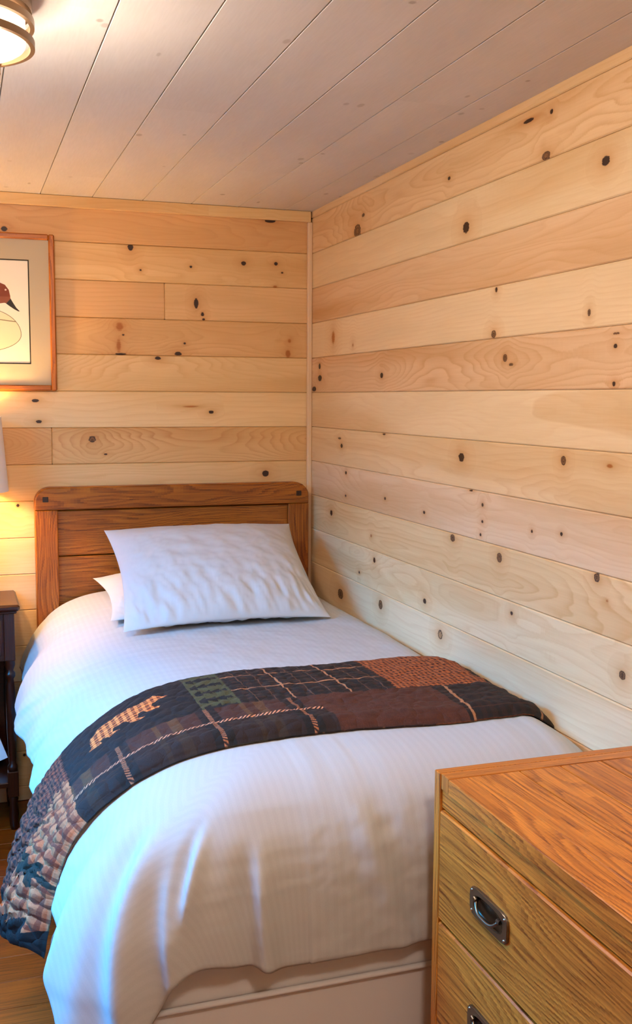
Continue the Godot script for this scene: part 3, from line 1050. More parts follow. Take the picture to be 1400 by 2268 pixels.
func arc_profile(pts: Array) -> Array:
	# dense smooth curve with cumulative length: [length, out, down]
	var cv := Curve2D.new()
	for i in pts.size():
		var tan := Vector2.ZERO
		if i > 0 and i < pts.size() - 1:
			tan = (pts[i + 1] - pts[i - 1]) / 6.0
		cv.add_point(pts[i], -tan, tan)
	cv.bake_interval = 0.004
	var res := []
	var L := cv.get_baked_length()
	var n := 300
	for i in n + 1:
		var p := cv.sample_baked(L * i / n, true)
		res.append([L * i / n, p.x, p.y])
	return res

func along_profile(pr: Array, r: float) -> Vector2:
	var L: float = pr[-1][0]
	var f := clampf(r / L, 0.0, 1.0) * (pr.size() - 1)
	var i := mini(int(f), pr.size() - 2)
	var t := f - i
	var p := Vector2(lerpf(pr[i][1], pr[i + 1][1], t), lerpf(pr[i][2], pr[i + 1][2], t))
	if r > L:
		p.y += r - L
	return p

func length_at_down(pr: Array, down: float) -> float:
	for e in pr:
		if e[2] >= down:
			return e[0]
	return pr[-1][0] + down - pr[-1][2]

func bump(x: float, c: float, w: float) -> float:
	var t := (x - c) / w
	return exp(-t * t)

# a crest with a hollow behind it
func pleat(x: float, c: float, w: float) -> float:
	var t := (x - c) / w
	return (2.3 * t * exp(-t * t)) if t > 0.0 else (2.3 * t * exp(-t * t) * 0.8)

func bed_point(a: float, b: float, quilt: bool) -> Vector3:
	var ex := maxf(0.0, a - A0)
	var ez := maxf(0.0, b - B0)
	var r := maxf(ex, ez)
	if ex > 0.0 and ez > 0.0:
		# at the corner the cloth droops below the foot hem
		var pw := lerpf(1.5, 7.0, smoothstep(0.40, 0.62, atan2(ez, ex) / (PI / 2)))
		r = pow(pow(ex, pw) + pow(ez, pw), 1.0 / pw)
	var x := -0.006 - minf(a, A0)
	var z := ZB + minf(b, B0)
	var y := 0.766
	# plumper over the pillow end, rolling down to the wall
	y += 0.030 * smoothstep(0.75, 0.05, b) * smoothstep(0.0, 0.2, a)
	var near := clampf(a / 0.10, 0.0, 1.0)
	y -= 0.042 * (1.0 - near) * (1.0 - near)
	var soft := 1.0 - smoothstep(0.0, 0.5, r)
	y += (wave.get_noise_2d(x * 1.0, z * 1.0) * 0.007 + wave2.get_noise_2d(x, z) * 0.0022) * soft
	if r > 0.0:
		var ph := atan2(ez, ex)
		var w := ph / (PI / 2)
		var pl := along_profile(prof_quilt if quilt else prof_left, r)
		var pf := along_profile(prof_foot, r)
		var od := pl.lerp(pf, smoothstep(0.0, 1.0, w))
		var sq := 1.0 / pow(pow(absf(cos(ph)), 4.0) + pow(absf(sin(ph)), 4.0), 0.25)
		var out := od.x * sq
		var low := smoothstep(0.22, 0.75, r)
		# loose cloth at the corner falls in deep folds
		var cor := sin(ph * 2.0)
		if ez > 0.0 and ex > 0.0:
			var hgt := od.y
			var top_in := smoothstep(0.05, 0.14, hgt)
			var fold := 0.022 * pleat(w, 0.335 + hgt * 0.22, 0.055) * top_in + 0.016 * pleat(w, 0.45 + hgt * 0.22, 0.04) * smoothstep(0.10, 0.2, hgt)
			fold += 0.016 * pleat(w, 0.535 + hgt * 0.05, 0.03) * top_in * (1.0 - smoothstep(0.16, 0.26, hgt)) + 0.018 * pleat(w, 0.73 + hgt * 0.15, 0.05) * smoothstep(0.08, 0.2, hgt)
			fold += 0.045 * bump(w, 0.34, 0.13) * low - 0.03 * bump(w, 0.60, 0.12) * low
			fold += 0.020 * pleat(w, 0.16, 0.06) * low
			fold += 0.028 * bump(w, 0.12, 0.2) * smoothstep(0.0, 0.06, w) * smoothstep(0.40, 0.8, r)
			out += fold
		elif ez > 0.0:
			# the foot: creases fanning out from the corner
			var hgt := od.y
			var e := smoothstep(0.03, 0.12, hgt) * (1.0 - 0.5 * smoothstep(0.2, 0.35, hgt))
			out += 0.012 * pleat(-x, 0.59 - hgt * 0.3, 0.035) * e * 0.7 + 0.011 * pleat(-x, 0.345 - hgt * 0.05, 0.022) * e
			out += 0.010 * pleat(-x, 0.27 - hgt * 0.12, 0.016) * e + 0.008 * pleat(-x, 0.225, 0.014) * e
			out += 0.010 * sin(x * 9.0 + 1.2) * low
		else:
			var e := smoothstep(0.2, 0.5, r)
			if not quilt:
				out += e * (0.008 * sin(z * 11.0) + 0.005 * sin(z * 27.0 + 1.0))
				out += 0.014 * e * bump(z, 0.6, 0.2)
				out -= 0.035 * e * smoothstep(0.5, 0.25, z)
		out += wave2.get_noise_2d(x * 1.2 + 9.0, z * 1.2 + od.y * 1.5) * 0.003 * smoothstep(0.05, 0.3, r)
		x -= cos(ph) * out
		z += sin(ph) * out
		y -= od.y
	return Vector3(x, y, z)

func build_duvet_and_quilt() -> void:
	wave = FastNoiseLite.new()
	wave.seed = 17
	wave.frequency = 2.2
	wave2 = FastNoiseLite.new()
	wave2.seed = 33
	wave2.frequency = 11.0
	prof_left = arc_profile([Vector2(0, 0), Vector2(0.10, 0.004), Vector2(0.20, 0.020), Vector2(0.29, 0.055), Vector2(0.36, 0.105), Vector2(0.415, 0.17), Vector2(0.445, 0.24), Vector2(0.462, 0.32), Vector2(0.472, 0.42), Vector2(0.480, 0.56)])
	prof_quilt = arc_profile([Vector2(0, 0), Vector2(0.10, 0.004), Vector2(0.20, 0.020), Vector2(0.29, 0.055), Vector2(0.365, 0.105), Vector2(0.42, 0.17), Vector2(0.457, 0.25), Vector2(0.482, 0.34), Vector2(0.51, 0.46), Vector2(0.53, 0.60)])
	prof_foot = arc_profile([Vector2(0, 0), Vector2(0.08, 0.005), Vector2(0.15, 0.022), Vector2(0.21, 0.06), Vector2(0.25, 0.115), Vector2(0.27, 0.18), Vector2(0.278, 0.25), Vector2(0.282, 0.33), Vector2(0.285, 0.5)])
	var amax := A0 + length_at_down(prof_left, 0.268)
	var bmax := B0 + length_at_down(prof_foot, 0.338)
	var na := 210
	var nb := 330
	var P := []
	var U := []
	for i in na + 1:
		var rp := []
		var ru := []
		var a := amax * i / na
		for j in nb + 1:
			var b := bmax * j / nb
			rp.append(bed_point(a, b, false))
			ru.append(Vector2(a / 0.09, b / 0.09))
		# hem of the foot edge, turned under
		var e: Vector3 = rp[-1]
		var inn := Vector3(0, 0, -1) if a < A0 else Vector3(0.5, 0, -0.6)
		for h in [[0.006, -0.007], [0.018, -0.007], [0.024, 0.004], [0.026, 0.05]]:
			rp.append(e + inn * h[0] + Vector3(0, h[1], 0))
			ru.append(ru[nb])
		P.append(rp)
		U.append(ru)
	for h in [[0.006, -0.007], [0.018, -0.007], [0.024, 0.004], [0.026, 0.05]]:
		var rp := []
		var ru := []
		for j in P[na].size():
			var z: float = P[na][j].z
			var inn := Vector3(1, 0, 0) if j * bmax / nb < B0 else Vector3(0.6, 0, -0.5)
			rp.append(P[na][j] + inn * h[0] + Vector3(0, h[1], 0))
			ru.append(U[na][j])
		P.append(rp)
		U.append(ru)
	var st := begin()
	grid(st, P, U, true)
	st.index()
	st.generate_normals()
	st.generate_tangents()
	var dv := commit(st, "duvet", mat.duvet, self)
	tag(dv, "white duvet with woven satin stripes draped over the bed", "duvet")

	# patchwork quilt folded across the bed
	var cell := FastNoiseLite.new()
	cell.seed = 4
	cell.noise_type = FastNoiseLite.TYPE_CELLULAR
	cell.cellular_return_type = FastNoiseLite.RETURN_DISTANCE2_SUB
	cell.frequency = 0.024
	cell.cellular_jitter = 0.9
	cell.fractal_type = FastNoiseLite.FRACTAL_NONE
	var n := 330
	var m := 110
	var LA := 1.0
	var top := []
	var bot := []
	var QU := []
	for i in n + 1:
		var sa := float(i) / n
		var rp := []
		var rb := []
		var ru := []
		var am := 1.47 * sa
		var b0 := 1.20 + 0.03 * bump(am, 0.0, 0.15) + 0.15 * smoothstep(0.6, 1.2, am)
		var b1 := 1.752 + 0.008 * sin(am * 9.0) + 0.03 * smoothstep(0.75, 1.2, am)
		for j in m + 1:
			var v := float(j) / m
			var b := lerpf(b0, b1, v)
			# hem of the hanging end slants up towards the foot
			var a := sa * lerpf(1.455, 1.40, smoothstep(0.2, 1.0, v))
			LA = lerpf(1.455, 1.40, smoothstep(0.2, 1.0, v))
			var hang := smoothstep(1.1, 1.38, a)
			var aa := a
			var d := 0.004
			var p0 := bed_point(aa, minf(b, B0), true)
			var pa := bed_point(aa + d, minf(b, B0), true)
			var pb := bed_point(aa, minf(b, B0) + d, true)
			if b > B0:
				p0.z += b - B0
				pa.z += b - B0
				pb.z += b - B0
			var nn := (pa - p0).cross(Vector3(0, 0, 1)).normalized()
			if nn.y < -0.05 or (absf(nn.y) <= 0.05 and nn.x > 0):
				nn = -nn
			var ev := 1.0 - pow(absf(2.0 * v - 1.0), 10.0)
			var ea := 1.0 - pow(clampf((a - LA + 0.06) / 0.06, 0.0, 1.0), 6.0)
			var er := smoothstep(0.0, 0.05, a)
			var t := 0.022 * sqrt(maxf(0.0, ev)) * sqrt(maxf(0.0, ea)) * (0.35 + 0.65 * er)
			t += 0.006 * bump(v, 0.93, 0.06) + 0.0025 * wave2.get_noise_2d(a * 3.0, b * 3.0) * ev
			# where it hangs: two lobes with a deep valley between them
			var lob := hang * (0.048 * bump(v, 0.74, 0.20) - 0.035 * bump(v, 0.46 + 0.1 * (1.45 - a), 0.06) + 0.022 * bump(v, 0.2, 0.16))
			var qu := (a if a < 1.115 else 1.115 + (a - 1.115) / (LA - 1.115) * 0.545) / 1.68
			var puff := clampf((cell.get_noise_2d(qu * 1536.0, v * 530.0) + 1.0) * 1.6, 0.0, 1.0)
			t += (0.002 + 0.007 * smoothstep(1.1, 1.2, a)) * (puff - 0.5) * ev * ea
			lob -= 0.028 * hang * smoothstep(0.78, 1.0, v)
			rp.append(p0 + nn * (0.004 + maxf(t, 0.0) + lob))
			rb.append(p0 + nn * (0.003 + lob * 0.9))
			ru.append(Vector2((a if a < 1.115 else 1.115 + (a - 1.115) / (LA - 1.115) * 0.545) / 1.68, v))
		top.append(rp)
		bot.append(rb)
		QU.append(ru)
	var qs := begin()
	grid(qs, top, QU, true)
	grid(qs, bot, QU, false)
	for i in n:
		for j in [0, m]:
			var q := [top[i][j], top[i + 1][j], bot[i + 1][j], top[i][j], bot[i + 1][j], bot[i][j]]
			var uq := [QU[i][j], QU[i + 1][j], QU[i + 1][j], QU[i][j], QU[i + 1][j], QU[i][j]]
			for k in 6:
				qs.set_uv(uq[k])
				qs.add_vertex(q[k])
	for j in m:
		for i in [0, n]:
			var q := [top[i][j], top[i][j + 1], bot[i][j + 1], top[i][j], bot[i][j + 1], bot[i][j]]
			var uq := [QU[i][j], QU[i][j + 1], QU[i][j + 1], QU[i][j], QU[i][j + 1], QU[i][j]]
			for k in 6:
				qs.set_uv(uq[k])
				qs.add_vertex(q[k])
	qs.index()
	qs.generate_normals()
	qs.generate_tangents()
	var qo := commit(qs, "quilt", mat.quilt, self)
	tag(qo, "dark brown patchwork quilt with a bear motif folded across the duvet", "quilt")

func pillow(called: String, c: Vector3, ex: Vector3, ey: Vector3, thick: float, sd: int) -> MeshInstance3D:
	# ex, ey: half extents along the width and up the pillow
	var nn := ex.cross(ey).normalized()
	if nn.y < 0:
		nn = -nn
	var f := FastNoiseLite.new()
	f.seed = sd
	f.frequency = 3.2
	var f2 := FastNoiseLite.new()
	f2.seed = sd + 1
	f2.frequency = 2.6
	f2.fractal_octaves = 2
	var st := begin()
	var n := 130
	for side in [1.0, -1.0]:
		var P := []
		var U := []
		for i in n + 1:
			var rp := []
			var ru := []
			for j in n + 1:
				var u := sin((float(i) / n - 0.5) * PI)
				var v := sin((float(j) / n - 0.5) * PI)
				# sides drawn in between the pointed corners
				var px := u * (1.0 - 0.075 * (1.0 - v * v) * absf(u) * absf(u))
				var py := v * (1.0 - (0.055 if v > 0.0 else 0.012) * (1.0 - u * u) * absf(v) * absf(v))
				var body := pow(maxf(0.0, 1.0 - pow(absf(u), 2.6)), 0.62) * pow(maxf(0.0, 1.0 - pow(absf(v), 2.4)), 0.62)
				var t := thick * body
				var low := smoothstep(0.1, -0.75, v)
				var wr := f2.get_noise_2d(u * 2.6 + v * 0.7, v * 0.6 - u * 0.3) * 0.009 * low * smoothstep(0.0, 0.35, body)
				var wr2 := f.get_noise_2d(u * 0.8, v * 0.8) * 0.008 * body
				var p: Vector3 = c + ex * px + ey * py + nn * ((t * (1.0 if side > 0 else 0.75) + (wr + wr2)) * side)
				# the lower corners droop on to the bed
				p += nn * (-0.02) * absf(u) * absf(u) * smoothstep(0.2, -1.0, v)
				rp.append(p)
				ru.append(Vector2(u, v) * 0.7)
			P.append(rp)
			U.append(ru)
		grid(st, P, U, side < 0)
	st.index()
	st.generate_normals()
	st.generate_tangents()
	return commit(st, called, mat.pillow, self)

func build_pillows() -> void:
	var bk := pillow("pillow", Vector3(-0.505, 0.826, 0.35), Vector3(0.365, 0.0, 0.0), Vector3(0.0, 0.022, -0.23), 0.072, 61)
	tag(bk, "white pillow mostly hidden behind the other one, against the headboard", "pillow")
	var fr := pillow("pillow", Vector3(-0.502, 0.916, 0.475), Vector3(0.345, -0.002, -0.018), Vector3(0.005, 0.118, -0.255), 0.085, 77)
	tag(fr, "white pillow with a wrinkled open hem leaning in front", "pillow")

# ------------------------------------------------------------------ chest of drawers
func build_dresser() -> void:
	var fx := -0.476
	var zs := 2.170
	var ze := 3.160
	var d := thing("dresser", "oak chest of drawers with sunk metal handles at the bed foot", "dresser", Vector3(fx * 0.5, 0, (zs + ze) * 0.5))
	var o := d.position
	var bx := -0.003
	# carcass
	for z in [[zs, zs + 0.024], [ze - 0.024, ze]]:
		box_part("side_panel", d, Vector3(fx, 0.0, z[0]) - o, Vector3(bx, 0.7992, z[1]) - o, mat.oak, 0.0015, 1, 1.2, 0.9, Vector2(z[0], 0.2))
	box_part("back_panel", d, Vector3(bx - 0.012, 0.05, zs + 0.026) - o, Vector3(bx, 0.765, ze - 0.026) - o, mat.oak, 0.001, 2, 1.2, 0.9)
	# top: two cross-ends, boards between them running the length of the chest
	var e0 := zs + 0.0245
	for z in [[e0, zs + 0.056], [ze - 0.056, ze - 0.0245]]:
		box_part("cross_end", d, Vector3(fx + 0.002, 0.769, z[0]) - o, Vector3(bx, 0.7995, z[1]) - o, mat.oak, 0.0012, 0, 1.2, 0.9, Vector2(0.2, z[0] * 1.7))
	var cuts := [fx, -0.409, -0.327, -0.238, -0.147, -0.054, bx]
	for i in 6:
		var gap := 0.0002 if i == 0 else 0.0013
		var lo := Vector3(cuts[i] + (gap if i != 1 else 0.0002), 0.769, zs + 0.0585) - o
		var hi := Vector3(cuts[i + 1] - (0.0002 if i == 0 else 0.0013), 0.7995, ze - 0.0585) - o
		box_part("top_board", d, lo, hi, mat.oak, 0.0014, 2, 1.2, 0.9, Vector2(0.5 + 0.035 * sin(i * 2.1), i * 0.23))
	# rail under the top, set back a little, and the rails between the drawers
	box_part("rail", d, Vector3(fx + 0.005, 0.733, e0) - o, Vector3(fx + 0.03, 0.7685, ze - 0.0245) - o, mat.oak, 0.001, 2, 1.2, 0.9, Vector2(0.5, 0.71))
	for y in [0.5075, 0.2825]:
		box_part("rail", d, Vector3(fx + 0.012, y - 0.001, e0) - o, Vector3(fx + 0.05, y + 0.012, ze - 0.0245) - o, mat.oak, 0.001, 2, 1.2, 0.9)
	box_part("plinth", d, Vector3(fx + 0.008, 0.0, e0) - o, Vector3(fx + 0.03, 0.063, ze - 0.0245) - o, mat.oak, 0.001, 2, 1.2, 0.9)
	var k := 0
	for y in [[0.5155, 0.7295], [0.2925, 0.5095], [0.067, 0.2865]]:
		var dr := box_part("drawer", d, Vector3(fx - 0.001, y[0], e0 + 0.0025) - o, Vector3(fx + 0.022, y[1], ze - 0.027) - o, mat.oak, 0.003, 2, 1.2, 0.9, Vector2(0.5, 0.05 + 0.29 * k))
		for hz in [2.400, 2.930]:
			handle(dr, Vector3(fx - 0.001, (y[0] + y[1]) * 0.5, hz) - o)
		k += 1

func handle(parent: Node3D, c: Vector3) -> void:
	# campaign handle: clipped plate, dished cup, swinging bail, four screws; the plate faces -x
	var hw := 0.0665
	var hh := 0.0265
	var cl := 0.010
	var to := func(p: float, q: float, n: float) -> Vector3: return c + Vector3(-n, q, p)
	var outer := [Vector2(-hw + cl, -hh), Vector2(hw - cl, -hh), Vector2(hw, -hh + cl), Vector2(hw, hh - cl), Vector2(hw - cl, hh), Vector2(-hw + cl, hh), Vector2(-hw, hh - cl), Vector2(-hw, -hh + cl)]
	# plate ring between the outline and an oval mouth
	var N := 48
	var oo := []
	var ii := []
	for i in N:
		var a := TAU * i / N
		var dir := Vector2(cos(a), sin(a))
		var best := 1e9
		for s in 8:
			var hit = Geometry2D.segment_intersects_segment(Vector2.ZERO, dir * 0.2, outer[s], outer[(s + 1) % 8])
			if hit != null:
				best = minf(best, hit.length())
		oo.append(dir * best)
		var se := pow(pow(absf(cos(a)) / 0.050, 3.0) + pow(absf(sin(a)) / 0.0175, 3.0), -1.0 / 3.0)
		ii.append(dir * se)
	var st := begin()
	var rings := [[1.0, 0.0, oo], [1.0, 0.0042, oo], [0.985, 0.0052, oo], [1.05, 0.0052, ii], [0.99, 0.0046, ii], [0.90, 0.0016, ii], [0.6, 0.0009, ii], [0.0, 0.0008, ii]]
	var smooth := [1, 2, 3, 4, 5, 5, 5]
	var stc := begin()
	for r in rings.size() - 1:
		var tgt := st if r < 3 else stc
		tgt.set_smooth_group(smooth[r])
		for i in N:
			var j := (i + 1) % N
			var p := []
			for e in [[r, i], [r, j], [r + 1, j], [r + 1, i]]:
				var R: Array = rings[e[0]]
				var v: Vector2 = R[2][e[1]] * R[0]
				p.append(to.call(v.x, v.y, R[1]))
			for q in ([0, 1, 2, 0, 2, 3] if r < rings.size() - 2 else [0, 1, 2]):
				tgt.set_smooth_group(smooth[r])
				tgt.add_vertex(p[q])
	st.generate_normals()
	stc.generate_normals()
	var pl := commit(st, "handle", mat.pewter, parent)
	commit(stc, "cup", mat.pewter_shaded, pl)
	var bl := begin()
	var pts := []
	for i in 25:
		var t := i / 24.0
		var p := lerpf(-0.041, 0.041, t)
		var e := absf(2.0 * t - 1.0)
		var q := 0.007 - 0.0165 * (1.0 - pow(e, 4.0))
		pts.append(to.call(p * (1.0 - 0.10 * (1.0 - e)), q, 0.0062 + 0.007 * (1.0 - pow(e, 3.0))))
	tube(bl, pts, 0.0030, 10)
	commit(bl, "bail", mat.pewter, pl, true)
	for s in [-1, 1]:
		var pv := begin()
		tube(pv, [to.call(s * 0.046, 0.0075, 0.0058), to.call(s * 0.037, 0.0075, 0.0066)], 0.0042, 10)
		commit(pv, "pivot", mat.pewter, pl, true)
	for e in [[-1, -1], [1, -1], [1, 1], [-1, 1]]:
		var sc := begin()
		var b: Vector3 = to.call(e[0] * 0.0575, e[1] * 0.0185, 0.005)
		for r in [[0.0028, 0.0, 0.0026, 0.0010], [0.0026, 0.0010, 0.0015, 0.0019], [0.0015, 0.0019, 0.0, 0.0021]]:
			for i in 10:
				var a0 := TAU * i / 10.0
				var a1 := TAU * (i + 1) / 10.0
				var q := [b + Vector3(-r[1], sin(a0) * r[0], cos(a0) * r[0]), b + Vector3(-r[1], sin(a1) * r[0], cos(a1) * r[0]), b + Vector3(-r[3], sin(a1) * r[2], cos(a1) * r[2]), b + Vector3(-r[3], sin(a0) * r[2], cos(a0) * r[2])]
				for id in [0, 1, 2, 0, 2, 3]:
					sc.add_vertex(q[id])
		commit(sc, "screw", mat.screw, pl, true)

# ------------------------------------------------------------------ nightstand, lamp, picture, ceiling light
func build_nightstand() -> void:
	var x1 := -1.151
	var x0 := -1.560
	var z0 := 0.012
	var z1 := 0.275
	var t := thing("nightstand", "dark brown wooden nightstand with turned legs beside the headboard", "nightstand", Vector3((x0 + x1) * 0.5, 0, (z0 + z1) * 0.5))
	var o := t.position
	box_part("table_top", t, Vector3(x0 - 0.016, 0.778, z0 - 0.008) - o, Vector3(x1 + 0.016, 0.800, z1 + 0.024) - o, mat.dark_wood, 0.007, 0, 1.2, 0.9)
	box_part("moulding", t, Vector3(x0 - 0.006, 0.768, z0) - o, Vector3(x1 + 0.006, 0.7775, z1 + 0.010) - o, mat.dark_wood, 0.003, 0, 1.2, 0.9)
	box_part("body", t, Vector3(x0 + 0.006, 0.60, z0 + 0.01) - o, Vector3(x1 - 0.006, 0.7675, z1 - 0.012) - o, mat.dark_wood, 0.002, 0, 1.2, 0.9, Vector2(0.2, 0.4))
	var dr := box_part("drawer", t, Vector3(x0 + 0.045, 0.622, z1 - 0.0118) - o, Vector3(x1 - 0.045, 0.748, z1 + 0.004) - o, mat.dark_wood, 0.004, 0, 1.2, 0.9, Vector2(0.5, 0.1))
	lathe_knob(dr, Vector3((x0 + x1) * 0.5, 0.685, z1 + 0.0045) - o)
	for sx in [x0 + 0.02, x1 - 0.02]:
		for sz in [z0 + 0.02, z1 - 0.02]:
			var st := begin()
			var c := Vector3(sx, 0, sz) - o
			# square block at the top, turned shaft, square block at the shelf, turned foot
			cbox(st, c + Vector3(0, 0.685, 0), Vector3(0.036, 0.165, 0.036), 0.002, 1, 1.2, 0.9)
			var leg := commit(st, "leg", mat.dark_wood, t)
			box_part("block", leg, c + Vector3(-0.018, 0.12, -0.018), c + Vector3(0.018, 0.21, 0.018), mat.dark_wood, 0.002, 1, 1.2, 0.9)
			lathe_part("turning", leg, [Vector2(0.012, 0.208), Vector2(0.017, 0.216), Vector2(0.017, 0.228), Vector2(0.011, 0.236), Vector2(0.013, 0.26), Vector2(0.0165, 0.36), Vector2(0.0165, 0.45), Vector2(0.013, 0.52), Vector2(0.011, 0.535), Vector2(0.017, 0.545), Vector2(0.017, 0.557), Vector2(0.011, 0.566), Vector2(0.0175, 0.585), Vector2(0.0175, 0.605)], c, mat.dark_wood, 16)
			lathe_part("foot", leg, [Vector2(0.0, 0.0), Vector2(0.012, 0.0), Vector2(0.015, 0.02), Vector2(0.017, 0.06), Vector2(0.013, 0.095), Vector2(0.017, 0.11), Vector2(0.012, 0.122)], c, mat.dark_wood, 16)
	box_part("back_panel", t, Vector3(x0 + 0.03, 0.18, z0 + 0.004) - o, Vector3(x1 - 0.03, 0.598, z0 + 0.014) - o, mat.dark_wood, 0.001, 0, 1.2, 0.9, Vector2(0.3, 0.2))
	for sx in [x0 + 0.014, x1 - 0.026]:
		box_part("side_panel", t, Vector3(sx, 0.18, z0 + 0.04) - o, Vector3(sx + 0.012, 0.598, z1 - 0.04) - o, mat.dark_wood, 0.001, 1, 1.2, 0.9, Vector2(0.1, 0.6))
	box_part("shelf", t, Vector3(x0 + 0.003, 0.155, z0 + 0.003) - o, Vector3(x1 - 0.003, 0.173, z1 - 0.003) - o, mat.dark_wood, 0.003, 0, 1.2, 0.9)

func lathe_knob(parent: Node3D, c: Vector3) -> void:
	var o := lathe_part("knob", parent, [Vector2(0.0, 0.0), Vector2(0.006, 0.0), Vector2(0.006, 0.010), Vector2(0.013, 0.016), Vector2(0.012, 0.024), Vector2(0.0, 0.027)], Vector3.ZERO, mat.peg, 16)
	o.transform = Transform3D(Basis(Vector3.RIGHT, PI / 2), c)

func build_table_lamp() -> void:
	var c := Vector3(-1.335, 0.8, 0.165)
	var t := thing("table_lamp", "table lamp with white tapered shade on the dark nightstand", "lamp", c)
	lathe_part("lamp_base", t, [Vector2(0.0, 0.0), Vector2(0.065, 0.0), Vector2(0.067, 0.010), Vector2(0.05, 0.02), Vector2(0.022, 0.03), Vector2(0.018, 0.06), Vector2(0.045, 0.12), Vector2(0.052, 0.18), Vector2(0.04, 0.25), Vector2(0.018, 0.31), Vector2(0.012, 0.33), Vector2(0.010, 0.44), Vector2(0.0, 0.44)], Vector3.ZERO, mat.bronze, 28)
	var sh := std(Color(0.90, 0.86, 0.84), 0.9)
	sh.backlight = Color(0.22, 0.19, 0.16)
	sh.cull_mode = BaseMaterial3D.CULL_DISABLED
	lathe_part("lamp_shade", t, [Vector2(0.180, 0.378), Vector2(0.161, 0.632), Vector2(0.159, 0.632), Vector2(0.178, 0.378), Vector2(0.180, 0.378)], Vector3.ZERO, sh, 56, true)
	var gm := std(Color(1, 0.9, 0.75), 0.5)
	gm.emission_enabled = true
	gm.emission = Color(1.0, 0.72, 0.40)
	gm.emission_energy_multiplier = 3.0
	lathe_part("bulb", t, [Vector2(0.0, 0.44), Vector2(0.013, 0.442), Vector2(0.015, 0.465), Vector2(0.027, 0.49), Vector2(0.03, 0.51), Vector2(0.024, 0.535), Vector2(0.0, 0.546)], Vector3.ZERO, gm, 20)
	var l := OmniLight3D.new()
	l.name = "lamp_light"
	l.light_color = Color(1.0, 0.80, 0.52)
	l.light_energy = 0.46
	l.light_size = 0.03
	l.omni_range = 12.0
	l.omni_attenuation = 2.0
	l.shadow_enabled = true
	l.position = Vector3(0, 0.505, 0)
	t.add_child(l)

func build_picture() -> void:
	var x1 := -0.972
	var x0 := -1.592
	var y0 := 1.522
	var y1 := 2.072
	var t := thing("framed_picture", "wood-framed duck print with a wide grey mat on the pine wall", "picture", Vector3((x0 + x1) * 0.5, y0, 0.0))
	var o := t.position
	var w := 0.020
	var fm: Material = textured(mat.oak.albedo_texture, 0.4, Color(0.80, 0.70, 0.50))
	box_part("frame_side", t, Vector3(x0, y0, 0.002) - o, Vector3(x0 + w, y1, 0.030) - o, fm, 0.004, 1, 1.2, 0.9)
	box_part("frame_side", t, Vector3(x1 - w, y0, 0.002) - o, Vector3(x1, y1, 0.030) - o, fm, 0.004, 1, 1.2, 0.9, Vector2(0.4, 0.3))
	box_part("frame_side", t, Vector3(x0 + w, y0, 0.002) - o, Vector3(x1 - w, y0 + w, 0.030) - o, fm, 0.004, 0, 1.2, 0.9)
	box_part("frame_side", t, Vector3(x0 + w, y1 - w, 0.002) - o, Vector3(x1 - w, y1, 0.030) - o, fm, 0.004, 0, 1.2, 0.9, Vector2(0.2, 0.5))
	box_part("backing", t, Vector3(x0 + w, y0 + w, 0.003) - o, Vector3(x1 - w, y1 - w, 0.008) - o, std(Color(0.3, 0.25, 0.2), 0.9), 0.0)
	# window of the mat
	var m0 := x0 + 0.085
	var m1 := -1.060
	var n0 := 1.616
	var n1 := 1.982
	var mm := std(Color(0.72, 0.67, 0.58), 0.9)
	var st := begin()
	for e in [[Vector3(x0 + w, y0 + w, 0.0135), Vector3(m0, y1 - w, 0.0165)], [Vector3(m1, y0 + w, 0.0135), Vector3(x1 - w, y1 - w, 0.0165)], [Vector3(m0, y0 + w, 0.0135), Vector3(m1, n0, 0.0165)], [Vector3(m0, n1, 0.0135), Vector3(m1, y1 - w, 0.0165)]]:
		cbox(st, (e[0] + e[1]) * 0.5 - o, e[1] - e[0], 0.0)
	commit(st, "mat_board", mm, t)
	var lst := begin()
	var lw := 0.004
	for e in [[Vector3(m0, n0, 0.012), Vector3(m0 + lw, n1, 0.0142)], [Vector3(m1 - lw, n0, 0.012), Vector3(m1, n1, 0.0142)], [Vector3(m0 + lw, n0, 0.012), Vector3(m1 - lw, n0 + lw, 0.0142)], [Vector3(m0 + lw, n1 - lw, 0.012), Vector3(m1 - lw, n1, 0.0142)]]:
		cbox(lst, (e[0] + e[1]) * 0.5 - o, e[1] - e[0], 0.0)
	commit(lst, "inner_border", std(Color(0.12, 0.09, 0.07), 0.7), t)
	var pr := begin()
	var pm := textured(print_texture(), 0.7)
	pm.texture_repeat = false
	var q := [Vector3(m0, n0, 0.0118), Vector3(m1, n0, 0.0118), Vector3(m1, n1, 0.0118), Vector3(m0, n1, 0.0118)]
	var uv := [Vector2(0, 1), Vector2(1, 1), Vector2(1, 0), Vector2(0, 0)]
	tri(pr, [q[0] - o, q[1] - o, q[2] - o], [uv[0], uv[1], uv[2]], Vector3.BACK)
	tri(pr, [q[0] - o, q[2] - o, q[3] - o], [uv[0], uv[2], uv[3]], Vector3.BACK)
	commit(pr, "print", pm, t).set_meta("label", "drawing of a brown-headed duck on cream paper")

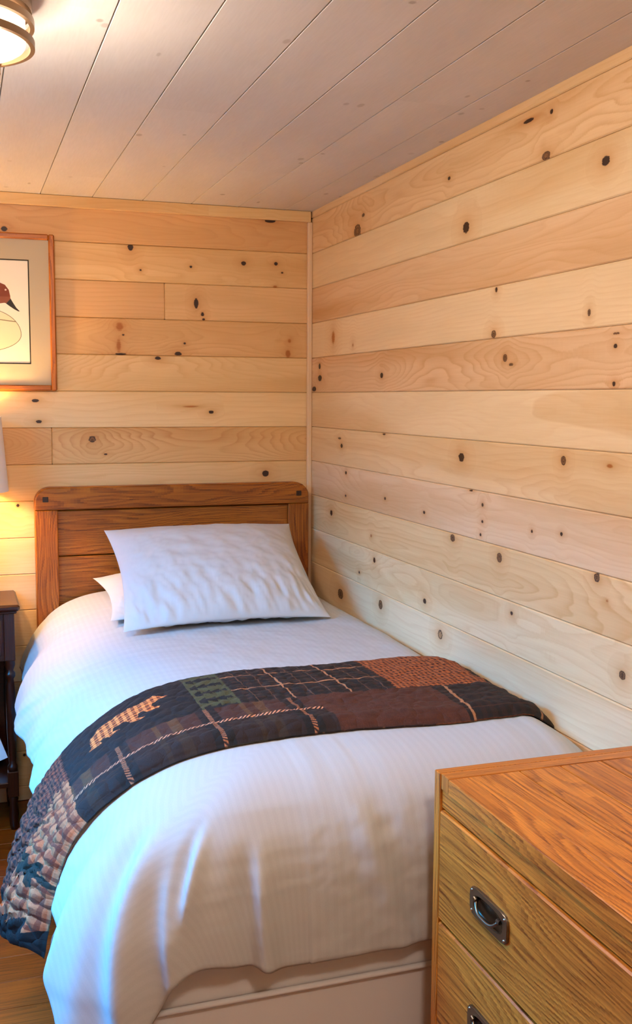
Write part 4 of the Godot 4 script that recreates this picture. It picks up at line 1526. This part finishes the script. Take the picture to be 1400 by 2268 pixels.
func build_ceiling_light(x: float, z: float, label: String) -> void:
	var c := Vector3(x, CEIL, z)
	var t := thing("ceiling_light", label, "ceiling light", c, "round flush ceiling lights with two metal rings")
	lathe_part("canopy", t, [Vector2(0.0, -0.0005), Vector2(0.134, -0.0005), Vector2(0.138, -0.006), Vector2(0.138, -0.028), Vector2(0.13, -0.031)], Vector3.ZERO, mat.bronze, 56, true)
	for y in [-0.047, -0.083]:
		lathe_part("ring", t, [Vector2(0.134, y - 0.0065), Vector2(0.142, y - 0.0065), Vector2(0.142, y + 0.0065), Vector2(0.134, y + 0.0065), Vector2(0.134, y - 0.0065)], Vector3.ZERO, mat.bronze, 64, true)
	for k in 3:
		var a := TAU * k / 3.0 - 0.9
		var p := Vector3(cos(a) * 0.131, 0, sin(a) * 0.131)
		box_part("clip", t, p + Vector3(-0.004, -0.106, -0.004), p + Vector3(0.004, -0.028, 0.004), mat.bronze, 0.001)
	var gm := std(Color(1.0, 0.97, 0.9), 0.4)
	gm.emission_enabled = true
	gm.emission = Color(1.0, 0.93, 0.80)
	gm.emission_energy_multiplier = 1.2
	var prof := [Vector2(0.0, -0.031), Vector2(0.120, -0.031), Vector2(0.126, -0.036), Vector2(0.126, -0.082)]
	for i in 8:
		var a := (PI / 2) * (i + 1) / 8.0
		prof.append(Vector2(0.126 * cos(a) if i < 7 else 0.0, -0.082 - 0.026 * sin(a)))
	lathe_part("glass_bowl", t, prof, Vector3.ZERO, gm, 56)
	var l := OmniLight3D.new()
	l.name = "ceiling_lamp_light"
	l.light_color = Color(1.0, 0.93, 0.86)
	l.light_energy = 0.95
	l.light_size = 0.10
	l.omni_range = 12.0
	l.omni_attenuation = 2.0
	l.shadow_enabled = true
	l.position = Vector3(0, -0.085, 0)
	t.add_child(l)

func build_paper() -> void:
	# a sheet of white paper leaning inside the nightstand
	var t := begin()
	cbox(t, Vector3.ZERO, Vector3(0.10, 0.20, 0.003), 0.0005)
	var o := commit(t, "paper", std(Color(0.88, 0.87, 0.86), 0.7), self)
	o.transform = Transform3D(Basis(Vector3.BACK, 0.35) * Basis(Vector3.RIGHT, -0.25), Vector3(-1.262, 0.288, 0.10))
	tag(o, "small white paper standing inside the dark nightstand", "paper")
